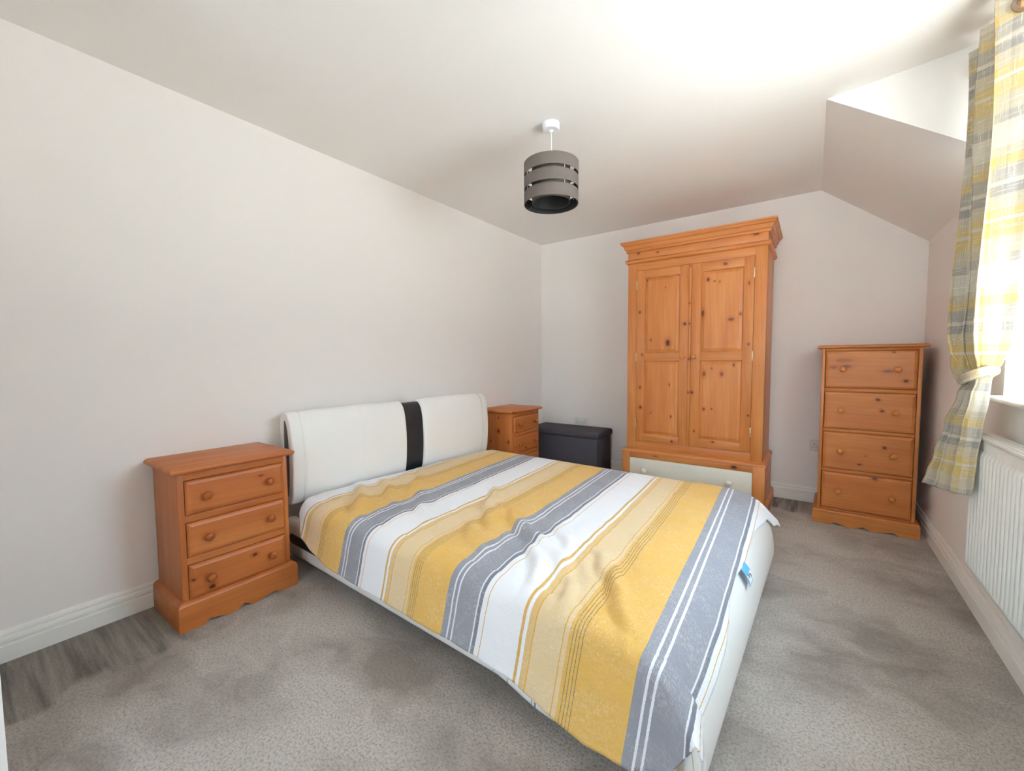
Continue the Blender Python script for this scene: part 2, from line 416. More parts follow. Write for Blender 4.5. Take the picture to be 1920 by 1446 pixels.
KP = [(0.0, 0.0), (0.0085, 0.0), (0.0075, 0.010), (0.0095, 0.0135), (0.0155, 0.0175), (0.0180, 0.0235), (0.0168, 0.0295), (0.0125, 0.0345), (0.006, 0.0370), (0.0, 0.0375)]
def knob(parent, x, y, z, mat, k=1.0, name='knob'):
    return lathe(name, [(r * k, h * k) for r, h in KP], mat, parent, (x, y, z), '-Y', 20)

def scallop(name, hwid, h, y0, y1, mat, parent, rise=0.015):
    """plinth board with a scalloped lower edge."""
    low = []
    n = 60
    for k in range(n + 1):
        x = -hwid + 2 * hwid * k / n; s = abs(x) / hwid; z = 0.0
        if 0.30 < s < 0.62:
            q = (s - 0.30) / 0.32; z = rise * (math.sin(q * PI / 2 * 1.25) if q < 0.8 else 1.0) * (1.0 if q < 0.88 else max(0, (1 - q) / 0.12))
        elif s < 0.13: z = rise * 1.3 * (1 - s / 0.13)
        low.append((x, z))
    pts = low + [(hwid, h - 0.004), (hwid - 0.004, h), (-hwid + 0.004, h), (-hwid, h - 0.004)]
    return extrude_poly(name, pts, y0, y1, mat, parent, 'Y')

def chest(root, wid, depth, top_z, top_t, drawers, pl_h, over, mats, knob_mat, dmats, knob_dx, stile, foot_front=True):
    """chest of drawers, front towards local -Y, back at y = 0 (root stands on the floor)."""
    mv, mh = mats
    h = wid / 2; yf = -depth
    zt = top_z - top_t
    # carcass: sides, back, stiles and rails in one mesh each
    box('side_panel', (-h, yf + 0.0, 0.03), (-h + 0.018, -0.022, zt), mv, root, 0.0015)
    box('side_panel', (h - 0.018, yf + 0.0, 0.03), (h, -0.022, zt), mv, root, 0.0015)
    box('back_panel', (-h + 0.018, -0.034, 0.03), (h - 0.018, -0.024, zt), mv, root, 0)
    for s in (-1, 1):
        x0, x1 = sorted((s * (h - 0.018), s * (h - stile)))
        if x1 - x0 > 0.003: box('stile', (x0, yf + 0.0005, 0.05), (x1, yf + 0.02, zt), mv, root, 0.001)
    zs = [0.05] + [z for d in drawers for z in d] + [zt]
    for z0, z1 in zip(zs[0::2], zs[1::2]):
        box('rail', (-h + stile, yf + 0.001, z0), (h - stile, yf + 0.02, z1), mh, root, 0.001)
    for i, (z0, z1) in enumerate(drawers):
        g = 0.0022
        d = slab_front('drawer', -h + stile + g, h - stile - g, z0 + g, z1 - g, yf + 0.018, yf - 0.012, 0.016, dmats[i], root, 0.010)
        zc = (z0 + z1) / 2
        for s in (-1, 1): knob(d, s * knob_dx, yf - 0.0115, zc + 0.002, knob_mat)
    # dark sheet behind the gaps: shade of the interior painted as colour
    box('gap_shade_sheet', (-h + 0.02, yf + 0.021, 0.05), (h - 0.02, yf + 0.024, zt - 0.002), M_DARK, root, 0)
    # top with rounded, stepped edge
    ring_mould('top', -h, h, yf, -0.003, [(over - 0.010, zt), (over - 0.004, zt + 0.003), (over, zt + top_t * 0.40), (over, zt + top_t * 0.62), (over - 0.004, zt + top_t * 0.80), (over - 0.011, top_z - 0.0015), (over - 0.013, top_z)], mh, root, 50)
    # plinth
    po = over - 0.004
    scallop('plinth', h + po, pl_h * 0.86, yf - po, yf - po + 0.02, mh, root)
    for s in (-1, 1):
        x0, x1 = sorted((s * (h + po), s * h))
        box('plinth', (x0, yf - po + 0.02, 0), (x1, -0.022, pl_h * 0.86), mh, root, 0.001)
    ring_mould('plinth_moulding', -h, h, yf, -0.022, [(po - 0.001, pl_h * 0.858), (po - 0.003, pl_h * 0.90), (po - 0.010, pl_h * 0.95), (0.002, pl_h), (0.0, pl_h)], mh, root, 40)
    return root

# bedside chests: local x runs along the wall, front turned to +X
NS_D = [(0.121, 0.271), (0.302, 0.453), (0.483, 0.634)]
nd = [wood('bedside_drawer_pine', 'X', [(0.055, 0.224, 0.009), (-0.185, 0.205, 0.006), (-0.12, 0.148, 0.010)], RED, rnd=0.0),
      wood('bedside_drawer_pine', 'X', [], RED, rnd=0.0),
      wood('bedside_drawer_pine', 'X', [(0.095, 0.592, 0.007, 2.0, 0.7), (-0.04, 0.655, 0.006)], RED, rnd=0.0)]
def bedside(y, label, dm, mv):
    r = thing('bedside_chest', (0, y, 0), PI / 2, label, 'bedside chest', 'pine bedside chests')
    return chest(r, 0.444, 0.345, 0.692, 0.026, NS_D, 0.124, 0.027, (mv, R_H), M_KNOB_RED, dm, 0.126, 0.022)
bedside(-3.2065, 'three-drawer pine bedside chest with dark knobs, in front nearest the camera, left of the bed', nd, R_V)
fv = wood('far_bedside_side_pine', 'Z', [(-0.20, 0.50, 0.014, 1.3), (-0.11, 0.40, 0.008), (-0.31, 0.41, 0.010), (-0.2, 0.62, 0.007)], RED, plane='YZ', rnd=0.03)
bedside(-0.842, 'three-drawer pine bedside chest between the headboard and the dark storage ottoman', [R_H] * 3, fv)

# tall chest of drawers in the corner
TC_D = [(0.104, 0.360), (0.380, 0.634), (0.655, 0.906), (0.928, 1.180)]
tcm = [wood('tall_chest_drawer_pine', 'X', [(0.05, 0.347, 0.010, 1.8)], (0.90, 0.80, 0.66), rnd=0.0),
       wood('tall_chest_drawer_pine', 'X', [(0.09, 0.555, 0.009, 1.2), (-0.03, 0.43, 0.006, 2.0), (0.0, 0.49, 0.003)], TAN, rnd=0.0),
       wood('tall_chest_drawer_pine', 'X', [(0.048, 0.862, 0.009, 1.3), (0.07, 0.79, 0.008, 1.3)], TAN, rnd=0.0),
       wood('tall_chest_drawer_pine', 'X', [(-0.115, 1.075, 0.012, 2.2, .8), (-0.185, 1.07, 0.014, 1.9, .45), (-0.13, 1.115, 0.016, 3.0, .4), (0.175, 0.985, 0.010, 1.4), (0.09, 1.045, 0.012, 2.6, .55), (0.115, 1.165, 0.005)], TAN, rnd=0.0)]
tc = thing('tall_chest_of_drawers', (2.780, -0.03, 0), math.radians(-2.0), 'tall narrow pine chest of four drawers in the corner under the sloping ceiling', 'chest of drawers')
chest(tc, 0.494, 0.425, 1.216, 0.022, TC_D, 0.098, 0.028, (T_V, T_H), M_KNOB, tcm, 0.133, 0.019)

# ------------------------------------------------------------------ wardrobe (local origin: centre of its back on the floor)
WX = 1.695; WYB = -0.022
wr = thing('wardrobe', (WX, WYB, 0), 0, 'tall two-door pine wardrobe with cornice and pale painted bottom drawer', 'wardrobe')
bx0, bx1, byf = 1.202 - WX, 2.194 - WX, -0.572 - WYB       # upper body
zb0, zb1 = 0.385, 1.918
# face frame and body
box('side_panel', (bx0, byf, zb0), (bx0 + 0.02, 0, zb1), P_V, wr)
box('side_panel', (bx1 - 0.02, byf, zb0), (bx1, 0, zb1), P_V, wr)
box('back_panel', (bx0 + 0.02, -0.012, zb0), (bx1 - 0.02, 0, zb1), P_V, wr, 0)
DL, DR, DZ0, DZ1 = 1.276 - WX, 2.116 - WX, 0.452, 1.856
box('stile', (bx0 + 0.0, byf - 0.001, zb0), (DL - 0.002, byf + 0.02, zb1), P_V, wr, 0.001)
box('stile', (DR + 0.002, byf - 0.001, zb0), (bx1, byf + 0.02, zb1), P_V, wr, 0.001)
box('rail', (DL - 0.002, byf - 0.001, DZ1 + 0.002), (DR + 0.002, byf + 0.02, zb1), P_H, wr, 0.001)
box('rail', (DL - 0.002, byf - 0.001, zb0), (DR + 0.002, byf + 0.02, DZ0 - 0.002), P_H, wr, 0.001)
box('gap_shade_sheet', (DL - 0.02, byf + 0.021, zb0), (DR + 0.02, byf + 0.024, zb1), M_DARK, wr, 0)  # dark sheet painting in the shade of the door gaps
def door(x0, x1, side, fk, uk, lk):
    d = bpy.data.objects.new('door', None); COL.objects.link(d); d.parent = wr
    sw = 0.062; y0, y1 = byf - 0.004, byf + 0.018
    z_mid0, z_mid1 = 1.122, 1.180
    mst = wood('door_stile_pine', 'Z', fk, rnd=0.03)
    box('stile', (x0, y0, DZ0), (x0 + sw, y1, DZ1), mst, d, 0.0015)
    box('stile', (x1 - sw, y0, DZ0), (x1, y1, DZ1), mst, d, 0.0015)
    for z0, z1 in ((DZ0, 0.512), (z_mid0, z_mid1), (1.793, DZ1)):
        box('rail', (x0 + sw, y0 + 0.0003, z0), (x1 - sw, y1, z1), wood('door_rail_pine', 'X', [k for k in fk if z0 <= k[1] <= z1], rnd=0.02), d, 0.0015)
    for z0, z1, kn in ((0.512, z_mid0, lk), (z_mid1, 1.793, uk)):
        pm = wood('door_panel_pine', 'Z', kn, tint=(1.02, 1.0, 0.95), rnd=0.02)
        raised_panel('panel', x0 + sw - 0.001, x1 - sw + 0.001, z0 - 0.001, z1 + 0.001, y0 + 0.013, y0 + 0.001, 0.030, pm, d)
        # ovolo bead round the opening
        bmx = bmesh.new()
        X0, X1, Z0, Z1 = x0 + sw, x1 - sw, z0, z1
        def rect(i, y): return [bmx.verts.new(c) for c in ((X0 + i, y, Z0 + i), (X1 - i, y, Z0 + i), (X1 - i, y, Z1 - i), (X0 + i, y, Z1 - i))]
        rr = [rect(0, y0 + 0.012), rect(0, y0 + 0.001), rect(0.003, y0 + 0.0012), rect(0.0065, y0 + 0.006), rect(0.007, y0 + 0.012)]
        for a, b in zip(rr[:-1], rr[1:]):
            for i in range(4): bmx.faces.new((a[i], a[(i + 1) % 4], b[(i + 1) % 4], b[i]))
        finish('bead', bmx, P_V, d)
    kx = x1 - 0.034 if side < 0 else x0 + 0.026
    knob(d, kx, y0, 1.150, M_KNOB, 1.0)
    hx = x0 if side < 0 else x1
    for hz in (0.60, 1.150, 1.74):
        box('hinge', (hx - 0.004, y0 - 0.003, hz - 0.035), (hx + 0.004, y0 + 0.004, hz + 0.035), M_BRASS, d, 0.001)
    return d
mid = 1.690 - WX
L = lambda lst: [(k[0] - WX,) + tuple(k[1:]) for k in lst]
door(DL, mid - 0.010, -1, L([(1.302, 1.52, 0.010, 1.3), (1.31, 0.90, 0.008), (1.315, 0.735, 0.012, 1.2), (1.325, 1.17, 0.007), (1.655, 1.405, 0.012, 1.2), (1.57, 0.475, 0.008, 1.2), (1.28, 0.62, 0.006)]),
     L([(1.528, 1.262, 0.018, 1.5), (1.395, 1.29, 0.006), (1.505, 1.70, 0.004), (1.36, 1.77, 0.005)]), L([(1.545, 0.93, 0.005, 2.5), (1.56, 0.675, 0.006, 2.0), (1.40, 0.695, 0.005)]))
door(mid + 0.012, DR, 1, L([(1.93, 1.825, 0.013, 1.2, .8), (1.715, 0.875, 0.011, 1.1), (1.735, 0.575, 0.006), (2.085, 1.67, 0.008, 2.0, .7), (2.10, 0.72, 0.007, 1.0), (2.09, 1.235, 0.006), (1.87, 0.505, 0.008)]),
     L([(1.815, 1.725, 0.012, 1.2), (1.86, 1.708, 0.006, 1.0), (1.895, 1.70, 0.006, 1.6, .6), (1.782, 1.475, 0.014, 2.0, .8), (1.975, 1.42, 0.020, 0.7, .75), (2.035, 1.455, 0.008)]),
     L([(1.80, 1.02, 0.013, 1.8, .7), (1.92, 1.02, 0.013, 1.6, .75), (2.00, 1.085, 0.007), (1.853, 1.06, 0.005), (1.802, 0.75, 0.010, 1.2, .8), (1.858, 0.755, 0.005)]))
box('cover_strip', (mid - 0.009, byf - 0.010, DZ0), (mid + 0.011, byf + 0.002, DZ1), wood('cover_strip_pine', 'Z', L([(1.69, 1.84, 0.005), (1.69, 1.56, 0.005), (1.69, 1.405, 0.006), (1.69, 1.13, 0.006), (1.69, 0.875, 0.006)]), rnd=0), wr, 0.003)
# frieze, bead and cornice
ring_mould('bead_moulding', bx0, bx1, byf, 0, [(0, 1.916), (0.008, 1.917), (0.018, 1.926), (0.022, 1.936), (0.018, 1.945), (0.006, 1.952), (0, 1.954)], P_H, wr, 50)
box('frieze', (bx0 - 0.002, byf - 0.002, 1.95), (bx1 + 0.002, 0, 2.02), wood('frieze_pine', 'X', L([(1.285, 2.0, 0.009), (1.44, 1.985, 0.007), (2.12, 2.005, 0.010, 2.0)]), rnd=0.02), wr, 0.001)
ring_mould('cornice', bx0, bx1, byf, 0, [(0, 2.008), (0.010, 2.009), (0.016, 2.013), (0.017, 2.020), (0.012, 2.021), (0.013, 2.025), (0.024, 2.034), (0.030, 2.046), (0.033, 2.054), (0.029, 2.055), (0.030, 2.060), (0.040, 2.064), (0.048, 2.072), (0.050, 2.076), (0.047, 2.077), (0.048, 2.080), (0.054, 2.081), (0.054, 2.091), (0.051, 2.093)], P_H, wr, 20)
# drawer base
cx0, cx1, cyf = 1.176 - WX, 2.216 - WX, -0.603 - WYB
DX0, DX1, DZa, DZb = 1.240 - WX, 2.138 - WX, 0.125, 0.313
box('side_panel', (cx0, cyf + 0.02, 0), (cx0 + 0.02, 0, 0.362), P_D, wr)
box('side_panel', (cx1 - 0.02, cyf + 0.02, 0), (cx1, 0, 0.362), P_D, wr)
box('stile', (cx0, cyf, 0.0), (DX0 - 0.002, cyf + 0.02, 0.362), P_V, wr, 0.001)
box('stile', (DX1 + 0.002, cyf, 0.0), (cx1, cyf + 0.02, 0.362), wood('base_stile_pine', 'Z', L([(2.15, 0.105, 0.010)]), rnd=0), wr, 0.001)
box('rail', (DX0 - 0.002, cyf, DZb + 0.002), (DX1 + 0.002, cyf + 0.02, 0.362), wood('base_rail_pine', 'X', L([(2.02, 0.338, 0.014, 1.7), (1.45, 0.345, 0.008, 3.0, .4)]), rnd=0), wr, 0.001)
box('rail', (DX0 - 0.002, cyf, 0.0), (DX1 + 0.002, cyf + 0.02, DZa - 0.002), P_H, wr, 0.001)
box('gap_shade_sheet', (cx0 + 0.02, cyf + 0.021, 0.05), (cx1 - 0.02, cyf + 0.024, 0.36), M_DARK, wr, 0)  # dark sheet painting in the shade round the bottom drawer
ring_mould('base_moulding', cx0, cx1, cyf, 0, [(0, 0.360), (0.006, 0.362), (0.006, 0.370), (0.002, 0.378), (-0.012, 0.386), (-0.03, 0.388)], P_H, wr, 40)
ring_mould('plinth', cx0, cx1, cyf, 0, [(0.022, 0), (0.022, 0.070), (0.018, 0.078), (0.008, 0.086), (0.0, 0.094)], P_H, wr, 40)
df = box('drawer', (DX0, cyf - 0.004, DZa), (DX1, cyf + 0.018, DZb), M_SAGE, wr, 0.003)
df['label'] = 'pale grey-green painted drawer front'
for x in (1.368, 1.996): knob(df, x - WX, cyf - 0.004, 0.222, M_KNOBW, 1.12)

# ------------------------------------------------------------------ bed (local: u from the wall, v along the wall)
def leather(name, col, rough=0.42):
    t = NT(name, rough, 0.45); t.color(col)
    vo = t.n('ShaderNodeTexVoronoi', feature='DISTANCE_TO_EDGE'); vo.inputs['Scale'].default_value = 420; t.l(t.obj(), vo.inputs['Vector'])
    t.bump(vo.outputs['Distance'], 0.10, 0.001); return t.m
M_LEATHER = leather('white_leather', srgb(241, 239, 235))
M_LEATHER_B = leather('beige_leather', srgb(214, 196, 176))
M_BLACK = leather('black_leather', srgb(38, 40, 44), 0.35)
bed = thing('bed', (0.012, -2.067, 0), math.radians(-1.9), 'white leather double bed with curved headboard, black centre stripe and rounded footboard', 'bed')

def smooth_poly(pts, n=4, closed=False):
    """Catmull-Rom resampling of an open 2D polyline."""
    out = []
    P = [Vector(p) for p in pts]
    for i in range(len(P) - 1):
        p0 = P[max(i - 1, 0)]; p1 = P[i]; p2 = P[i + 1]; p3 = P[min(i + 2, len(P) - 1)]
        for k in range(n):
            t = k / n
            out.append(0.5 * ((2 * p1) + (-p0 + p2) * t + (2 * p0 - 5 * p1 + 4 * p2 - p3) * t * t + (-p0 + 3 * p1 - 3 * p2 + p3) * t ** 3))
    out.append(P[-1]); return out

HBP = smooth_poly([(0.150, 0.345), (0.168, 0.40), (0.178, 0.50), (0.180, 0.62), (0.172, 0.73), (0.155, 0.805), (0.125, 0.845), (0.090, 0.852), (0.058, 0.830), (0.045, 0.78), (0.042, 0.60), (0.042, 0.42), (0.050, 0.36), (0.080, 0.335), (0.120, 0.333)], 4)
HBP = [Vector((0.062 + (p[0] - 0.042) * 1.08, p[1])) for p in HBP]
def swept(name, prof, v0, v1, mat, parent, puff=0.0, soft=0.012, nseg=24, depth=0.0):
    """profile in (u,z) carried along v; ends rounded in by `soft`, surface puffed by `puff` in the middle."""
    bm = bmesh.new(); n = len(prof)
    c = Vector((sum(p[0] for p in prof) / n, sum(p[1] for p in prof) / n))
    rows = []; ts = []
    for k in range(nseg + 1):
        ts.append(0.5 - 0.5 * math.cos(PI * k / nseg))
    for t in ts:
        v = v0 + (v1 - v0) * t
        e = min(t, 1 - t) * abs(v1 - v0)
        sh = soft * (1 - math.sqrt(max(0, 1 - (1 - min(e / soft, 1)) ** 2))) if soft > 0 else 0
        off = -sh - depth + puff * math.sin(PI * t)
        row = []
        for i in range(n):
            a, b = Vector(prof[i - 1]), Vector(prof[(i + 1) % n]); tg = (b - a)
            nn = Vector((tg.y, -tg.x)); nn = nn.normalized() if nn.length > 0 else nn
            p = Vector(prof[i])
            if nn.dot(p - c) < 0: nn = -nn
            q = p + nn * off
            row.append(bm.verts.new((q.x, v, q.y)))
        rows.append(row)
    for a, b in zip(rows[:-1], rows[1:]):
        for i in range(n): bm.faces.new((a[i], a[(i + 1) % n], b[(i + 1) % n], b[i]))
    bm.faces.new(rows[0]); bm.faces.new(rows[-1][::-1])
    return finish(name, bm, mat, parent, 50)
swept('headboard_cushion', HBP, -0.750, -0.038, M_LEATHER, bed, 0.006, 0.016)
swept('headboard_cushion', HBP, 0.112, 0.750, M_LEATHER, bed, 0.006, 0.016)
o = swept('headboard_stripe', HBP, -0.040, 0.114, M_BLACK, bed, 0.0, 0.004, 12, 0.014); o['label'] = 'black leather stripe down the headboard'
for yy in (-0.385, 0.42):        # stitched seam down each cushion
    tube('seam', [(p[0] + (0.0056 if p[0] > 0.1 else 0), yy, p[1] + (0.003 if p[1] > .8 else 0)) for p in HBP[4:28]], 0.0012, M_LEATHER, bed)

def offset_in(prof, d):
    n = len(prof); out = []
    c = Vector((sum(p[0] for p in prof) / n, sum(p[1] for p in prof) / n))
    for i in range(n):
        a, b = Vector(prof[i - 1]), Vector(prof[(i + 1) % n]); tg = b - a
        nn = Vector((tg.y, -tg.x)).normalized(); p = Vector(prof[i])
        if nn.dot(p - c) < 0: nn = -nn
        out.append(p - nn * d)
    return out
def end_band(name, prof, width, v_in, v_out, mat, parent, soft=0.010):
    """upholstered band round the end of a head- or footboard, open in the middle."""
    bm = bmesh.new(); n = len(prof); s = 1 if v_out > v_in else -1
    inner = offset_in(prof, width); mid_o = offset_in(prof, soft * 0.3); o2 = offset_in(prof, soft)
    i2 = offset_in(prof, width - soft); i3 = offset_in(prof, width - soft * 0.3)
    loops = [(prof, v_in), (prof, v_out - s * soft), (mid_o, v_out - s * soft * 0.3), (o2, v_out), (i2, v_out), (i3, v_out - s * soft * 0.3), (inner, v_out - s * soft), (inner, v_in)]
    R = [[bm.verts.new((p[0], v, p[1])) for p in L] for L, v in loops]
    for a, b in zip(R, R[1:] + R[:1]):
        for i in range(n): bm.faces.new((a[i], a[(i + 1) % n], b[(i + 1) % n], b[i]))
    return finish(name, bm, mat, parent, 60)
for s in (-1, 1):
    pr = [p * 1.0 for p in HBP]
    e = end_band('end_band', pr, 0.050, s * 0.748, s * 0.808, M_LEATHER, bed)
    inner = offset_in(pr, 0.046)
    extrude_poly('slot', [(p[0], p[1]) for p in inner], s * 0.752, s * 0.8045, M_BLACK, bed, 'Y')

# side rails with black inlay
RP = smooth_poly([(0.770, 0.062), (0.800, 0.062), (0.812, 0.085), (0.818, 0.16), (0.816, 0.235), (0.800, 0.262), (0.770, 0.262)], 3)
for s in (-1, 1):
    bm = bmesh.new(); rows = []
    for k, u in enumerate((0.10, 0.112, 0.13, 2.06)):
        f = (0.75, 0.93, 1.0, 1.0)[k]
        rows.append([bm.verts.new((u, s * (0.78 + (p[0] - 0.78) * f), 0.162 + (p[1] - 0.162) * f)) for p in RP])
    for a, b in zip(rows[:-1], rows[1:]):
        for i in range(len(RP)): bm.faces.new((a[i], a[(i + 1) % len(RP)], b[(i + 1) % len(RP)], b[i]))
    bm.faces.new(rows[0]); bm.faces.new(rows[-1][::-1])
    r = finish('side_rail', bm, M_LEATHER, bed, 50)
    cap = [(0.195 + 0.026 * math.cos(a), 0.165 + 0.026 * math.sin(a)) for a in [PI / 2 + PI * k / 10 for k in range(11)]]
    q = extrude_poly('inlay', cap + [(2.0, 0.139), (2.0, 0.191)], s * 0.8165, s * 0.8215, M_BLACK, r, 'Y')

FBP = smooth_poly([(2.045, 0.05), (2.045, 0.20), (2.055, 0.345), (2.090, 0.368), (2.140, 0.362), (2.195, 0.330), (2.240, 0.278), (2.270, 0.215), (2.284, 0.15), (2.288, 0.09), (2.280, 0.040), (2.25, 0.030), (2.10, 0.030)], 4)
fbd = swept('footboard', FBP, -0.760, 0.760, M_LEATHER, bed, 0.0, 0.0, 10)
for s in (-1, 1):
    end_band('end_band', offset_in(FBP, 0.010), 0.034, s * 0.758, s * 0.804, M_LEATHER, bed, 0.008)
    inn = offset_in(FBP, 0.042)
    extrude_poly('end_panel', [(p[0], p[1]) for p in inn], s * 0.757, s * 0.797, M_LEATHER_B, bed, 'Y')
    tube('piping', [(p[0], s * 0.8030, p[1]) for p in offset_in(FBP, 0.019)], 0.0016, M_LEATHER_B, bed)
boxes('slatted_base', [((0.23, -0.765, 0.12), (2.04, 0.765, 0.16))], M_BLACK, bed)
for u in (0.14, 1.9):
    for s in (-1, 1): lathe('leg', [(0, 0), (0.025, 0), (0.025, 0.14), (0, 0.14)], M_BLACK, bed, (u, s * 0.70, 0))

mt = NT('mattress_ticking', 0.8, 0.2); mt.color(srgb(226, 220, 212)); mt = mt.m
bm = bmesh.new(); add_box(bm, (0.225, -0.752, 0.162), (2.04, 0.752, 0.372), 0.035, 4)
mat_o = finish('mattress', bm, mt, None, 60); mat_o.matrix_world = Matrix.Translation((0.012, -2.067, 0)) @ Matrix.Rotation(math.radians(-1.9), 4, 'Z')
tag(mat_o, 'off-white mattress lying on the bed beneath the striped duvet', 'mattress')

# ------------------------------------------------------------------ duvet
def duvet_mat(name, reverse=False):
    t = NT(name, 0.85, 0.15)
    uv = t.n('ShaderNodeTexCoord').outputs['UV']; s = t.n('ShaderNodeSeparateXYZ'); t.l(uv, s.inputs[0])
    per = 0.725
    thr = t.math('MULTIPLY', t.math('SUBTRACT', t.noise(t.mapping(uv, (500, 260, 1)), 1.0, 2), 0.5), 0.004)
    x = t.math('ADD', s.outputs[0], thr)
    white = srgb(236, 236, 240); grey = srgb(150, 151, 160); dgrey = srgb(126, 128, 140); yel = srgb(226, 181, 98); bei = srgb(226, 200, 158)
    och = srgb(214, 168, 92); ora = srgb(218, 166, 76); lin = srgb(228, 228, 236); ink = srgb(140, 126, 92)
    if not reverse:
        st = [(0.0, grey), (0.157, dgrey), (0.170, white), (0.342, och), (0.354, white), (0.367, srgb(222, 188, 130)), (0.396, bei), (0.513, yel)]
        thin = [(0.032, 0.0038, lin), (0.055, 0.0038, lin), (0.1535, 0.0030, lin), (0.195, 0.0016, ora), (0.394, 0.0020, ora), (0.499, 0.0018, ora),
                (0.529, 0.0012, ink), (0.540, 0.0012, ink), (0.551, 0.0012, ink), (0.562, 0.0012, ink)]
    else:
        thin = []
        st = [(0.0, white), (0.05, dgrey), (0.054, white), (0.062, dgrey), (0.066, white), (0.12, bei), (0.125, white), (0.2, dgrey), (0.204, white), (0.209, dgrey), (0.213, white), (0.218, dgrey), (0.222, white),
              (0.26, och), (0.275, white), (0.33, dgrey), (0.334, white), (0.345, dgrey), (0.349, white), (0.40, och), (0.405, white), (0.5, dgrey), (0.504, white), (0.512, dgrey), (0.516, white), (0.6, och), (0.61, white)]
    p = t.math('FRACT', t.math('DIVIDE', t.math('ADD', x, per * 2 - 0.58), per))
    col = t.ramp(p, [(a / per, c) for a, c in st], 'CONSTANT')
    pm = t.math('MULTIPLY', p, per)
    for c0, hwd, cc in thin:
        col = t.mix(t.math('LESS_THAN', t.math('ABSOLUTE', t.math('SUBTRACT', pm, c0)), hwd), col, cc)
    # slub weave: pale threads in both directions
    n1 = t.noise(t.mapping(uv, (430, 52, 1)), 1.0, 2, 0.6); n2 = t.noise(t.mapping(uv, (46, 430, 1)), 1.0, 2, 0.6)
    pat = t.noise(uv, 7, 3, 0.6)
    f = t.math('MAXIMUM', t.smooth(n1, 0.53, 0.70), t.smooth(n2, 0.53, 0.70))
    f = t.math('MULTIPLY', f, t.math('MULTIPLY', t.smooth(pat, 0.30, 0.62), 0.40))
    col = t.mix(f, col, srgb(240, 236, 228))
    t.color(col)
    t.b.inputs['Sheen Weight'].default_value = 0.1
    cr = t.noise(uv, 16, 5, 0.62)
    t.bump(t.math('ADD', t.math('MULTIPLY', cr, 1.0), t.math('MULTIPLY', t.math('ADD', n1, n2), 0.03)), 0.55, 0.012)
    return t.m
M_DUVET = duvet_mat('striped_cotton'); M_DUVET_R = duvet_mat('reverse_striped_cotton', True)
bedM = Matrix.Translation((0.012, -2.067, 0)) @ Matrix.Rotation(math.radians(-1.9), 4, 'Z')
bedI = bedM.inverted()

# creases: world (x0, y0, x1, y1, amplitude, width)
RIDGE = [(0.30, -2.55, 0.76, -2.86, 0.020, 0.030), (0.34, -2.42, 0.73, -2.63, 0.016, 0.028), (0.346, -2.112, 0.62, -2.40, 0.012, 0.028), (1.0, -2.14, 1.18, -2.42, 0.018, 0.026),
         (1.17, -2.43, 1.36, -2.60, 0.014, 0.024), (1.25, -2.64, 1.43, -2.78, 0.012, 0.022), (1.28, -2.37, 1.50, -2.57, 0.015, 0.026), (1.42, -2.46, 1.62, -2.63, 0.016, 0.026),
         (1.58, -2.62, 1.74, -2.86, 0.014, 0.022), (1.14, -2.30, 1.34, -2.52, 0.010, 0.026), (1.80, -2.54, 1.94, -2.69, 0.014, 0.022), (1.82, -2.80, 1.90, -2.90, 0.010, 0.018),
         (1.97, -2.75, 2.09, -2.92, 0.014, 0.022), (0.85, -2.56, 1.05, -2.72, 0.010, 0.030), (1.66, -2.62, 1.80, -2.76, 0.010, 0.020), (1.62, -2.46, 1.74, -2.62, 0.008, 0.022),
         (1.90, -2.62, 2.02, -2.80, 0.009, 0.020), (0.62, -2.30, 0.82, -2.55, 0.008, 0.030), (1.95, -1.75, 1.80, -1.62, 0.005, 0.03)]
RL = []
for x0, y0, x1, y1, am, wd in RIDGE:
    a = bedI @ Vector((x0, y0, 0)); b = bedI @ Vector((x1, y1, 0)); RL.append((a.xy, b.xy, am, wd))
def crease(u, v):
    z = 0.0; P = Vector((u, v))
    for a, b, am, wd in RL:
        d = b - a; L2 = d.length_squared; t = (P - a).dot(d) / L2
        if t < -0.4 or t > 1.4: continue
        q = a + d * t; sd = (P - q).dot(Vector((-d.y, d.x)).normalized())
        sd += 0.012 * math.sin(t * 5 + a.x * 9)
        if abs(sd) > 3.5 * wd: continue
        e = max(0.0, 1 - ((t - 0.5) / 0.9) ** 2)
        # a fold: steep one side, gentle the other, small valley
        z += 1.45 * am * e * e * (math.exp(-(sd / wd) ** 2) - 0.45 * math.exp(-((sd + 1.6 * wd) / (0.9 * wd)) ** 2))
    return z

FT = smooth_poly([(1.90, 0.392), (2.00, 0.390), (2.08, 0.384), (2.145, 0.372), (2.205, 0.340), (2.252, 0.287), (2.283, 0.222), (2.298, 0.155), (2.303, 0.09)], 8)
FA = [1.90]
for p, q in zip(FT[:-1], FT[1:]): FA.append(FA[-1] + (q - p).length)
def long_prof(a):
    """arc length from the head -> (u, z, outward normal)."""
    if a <= 1.90: return a, 0.392, Vector((0, 1))
    for i in range(len(FA) - 1):
        if a <= FA[i + 1] or i == len(FA) - 2:
            t = (a - FA[i]) / (FA[i + 1] - FA[i]); p = FT[i].lerp(FT[i + 1], t); d = (FT[i + 1] - FT[i]).normalized()
            return p.x, p.y, Vector((-d.y, d.x))
def lerp_tab(tab, x):
    if x <= tab[0][0]: return tab[0][1]
    for (a, b), (c, d) in zip(tab[:-1], tab[1:]):
        if x <= c: return b + (d - b) * (x - a) / (c - a)
    return tab[-1][1]
HEM_NEAR = [(0.2, 0.26), (0.34, 0.245), (0.45, 0.19), (0.62, 0.150), (0.9, 0.140), (1.3, 0.135), (1.6, 0.140), (1.8, 0.110), (2.0, 0.078), (2.14, 0.085), (2.21, 0.125), (2.27, 0.19), (2.33, 0.25), (2.40, 0.28)]
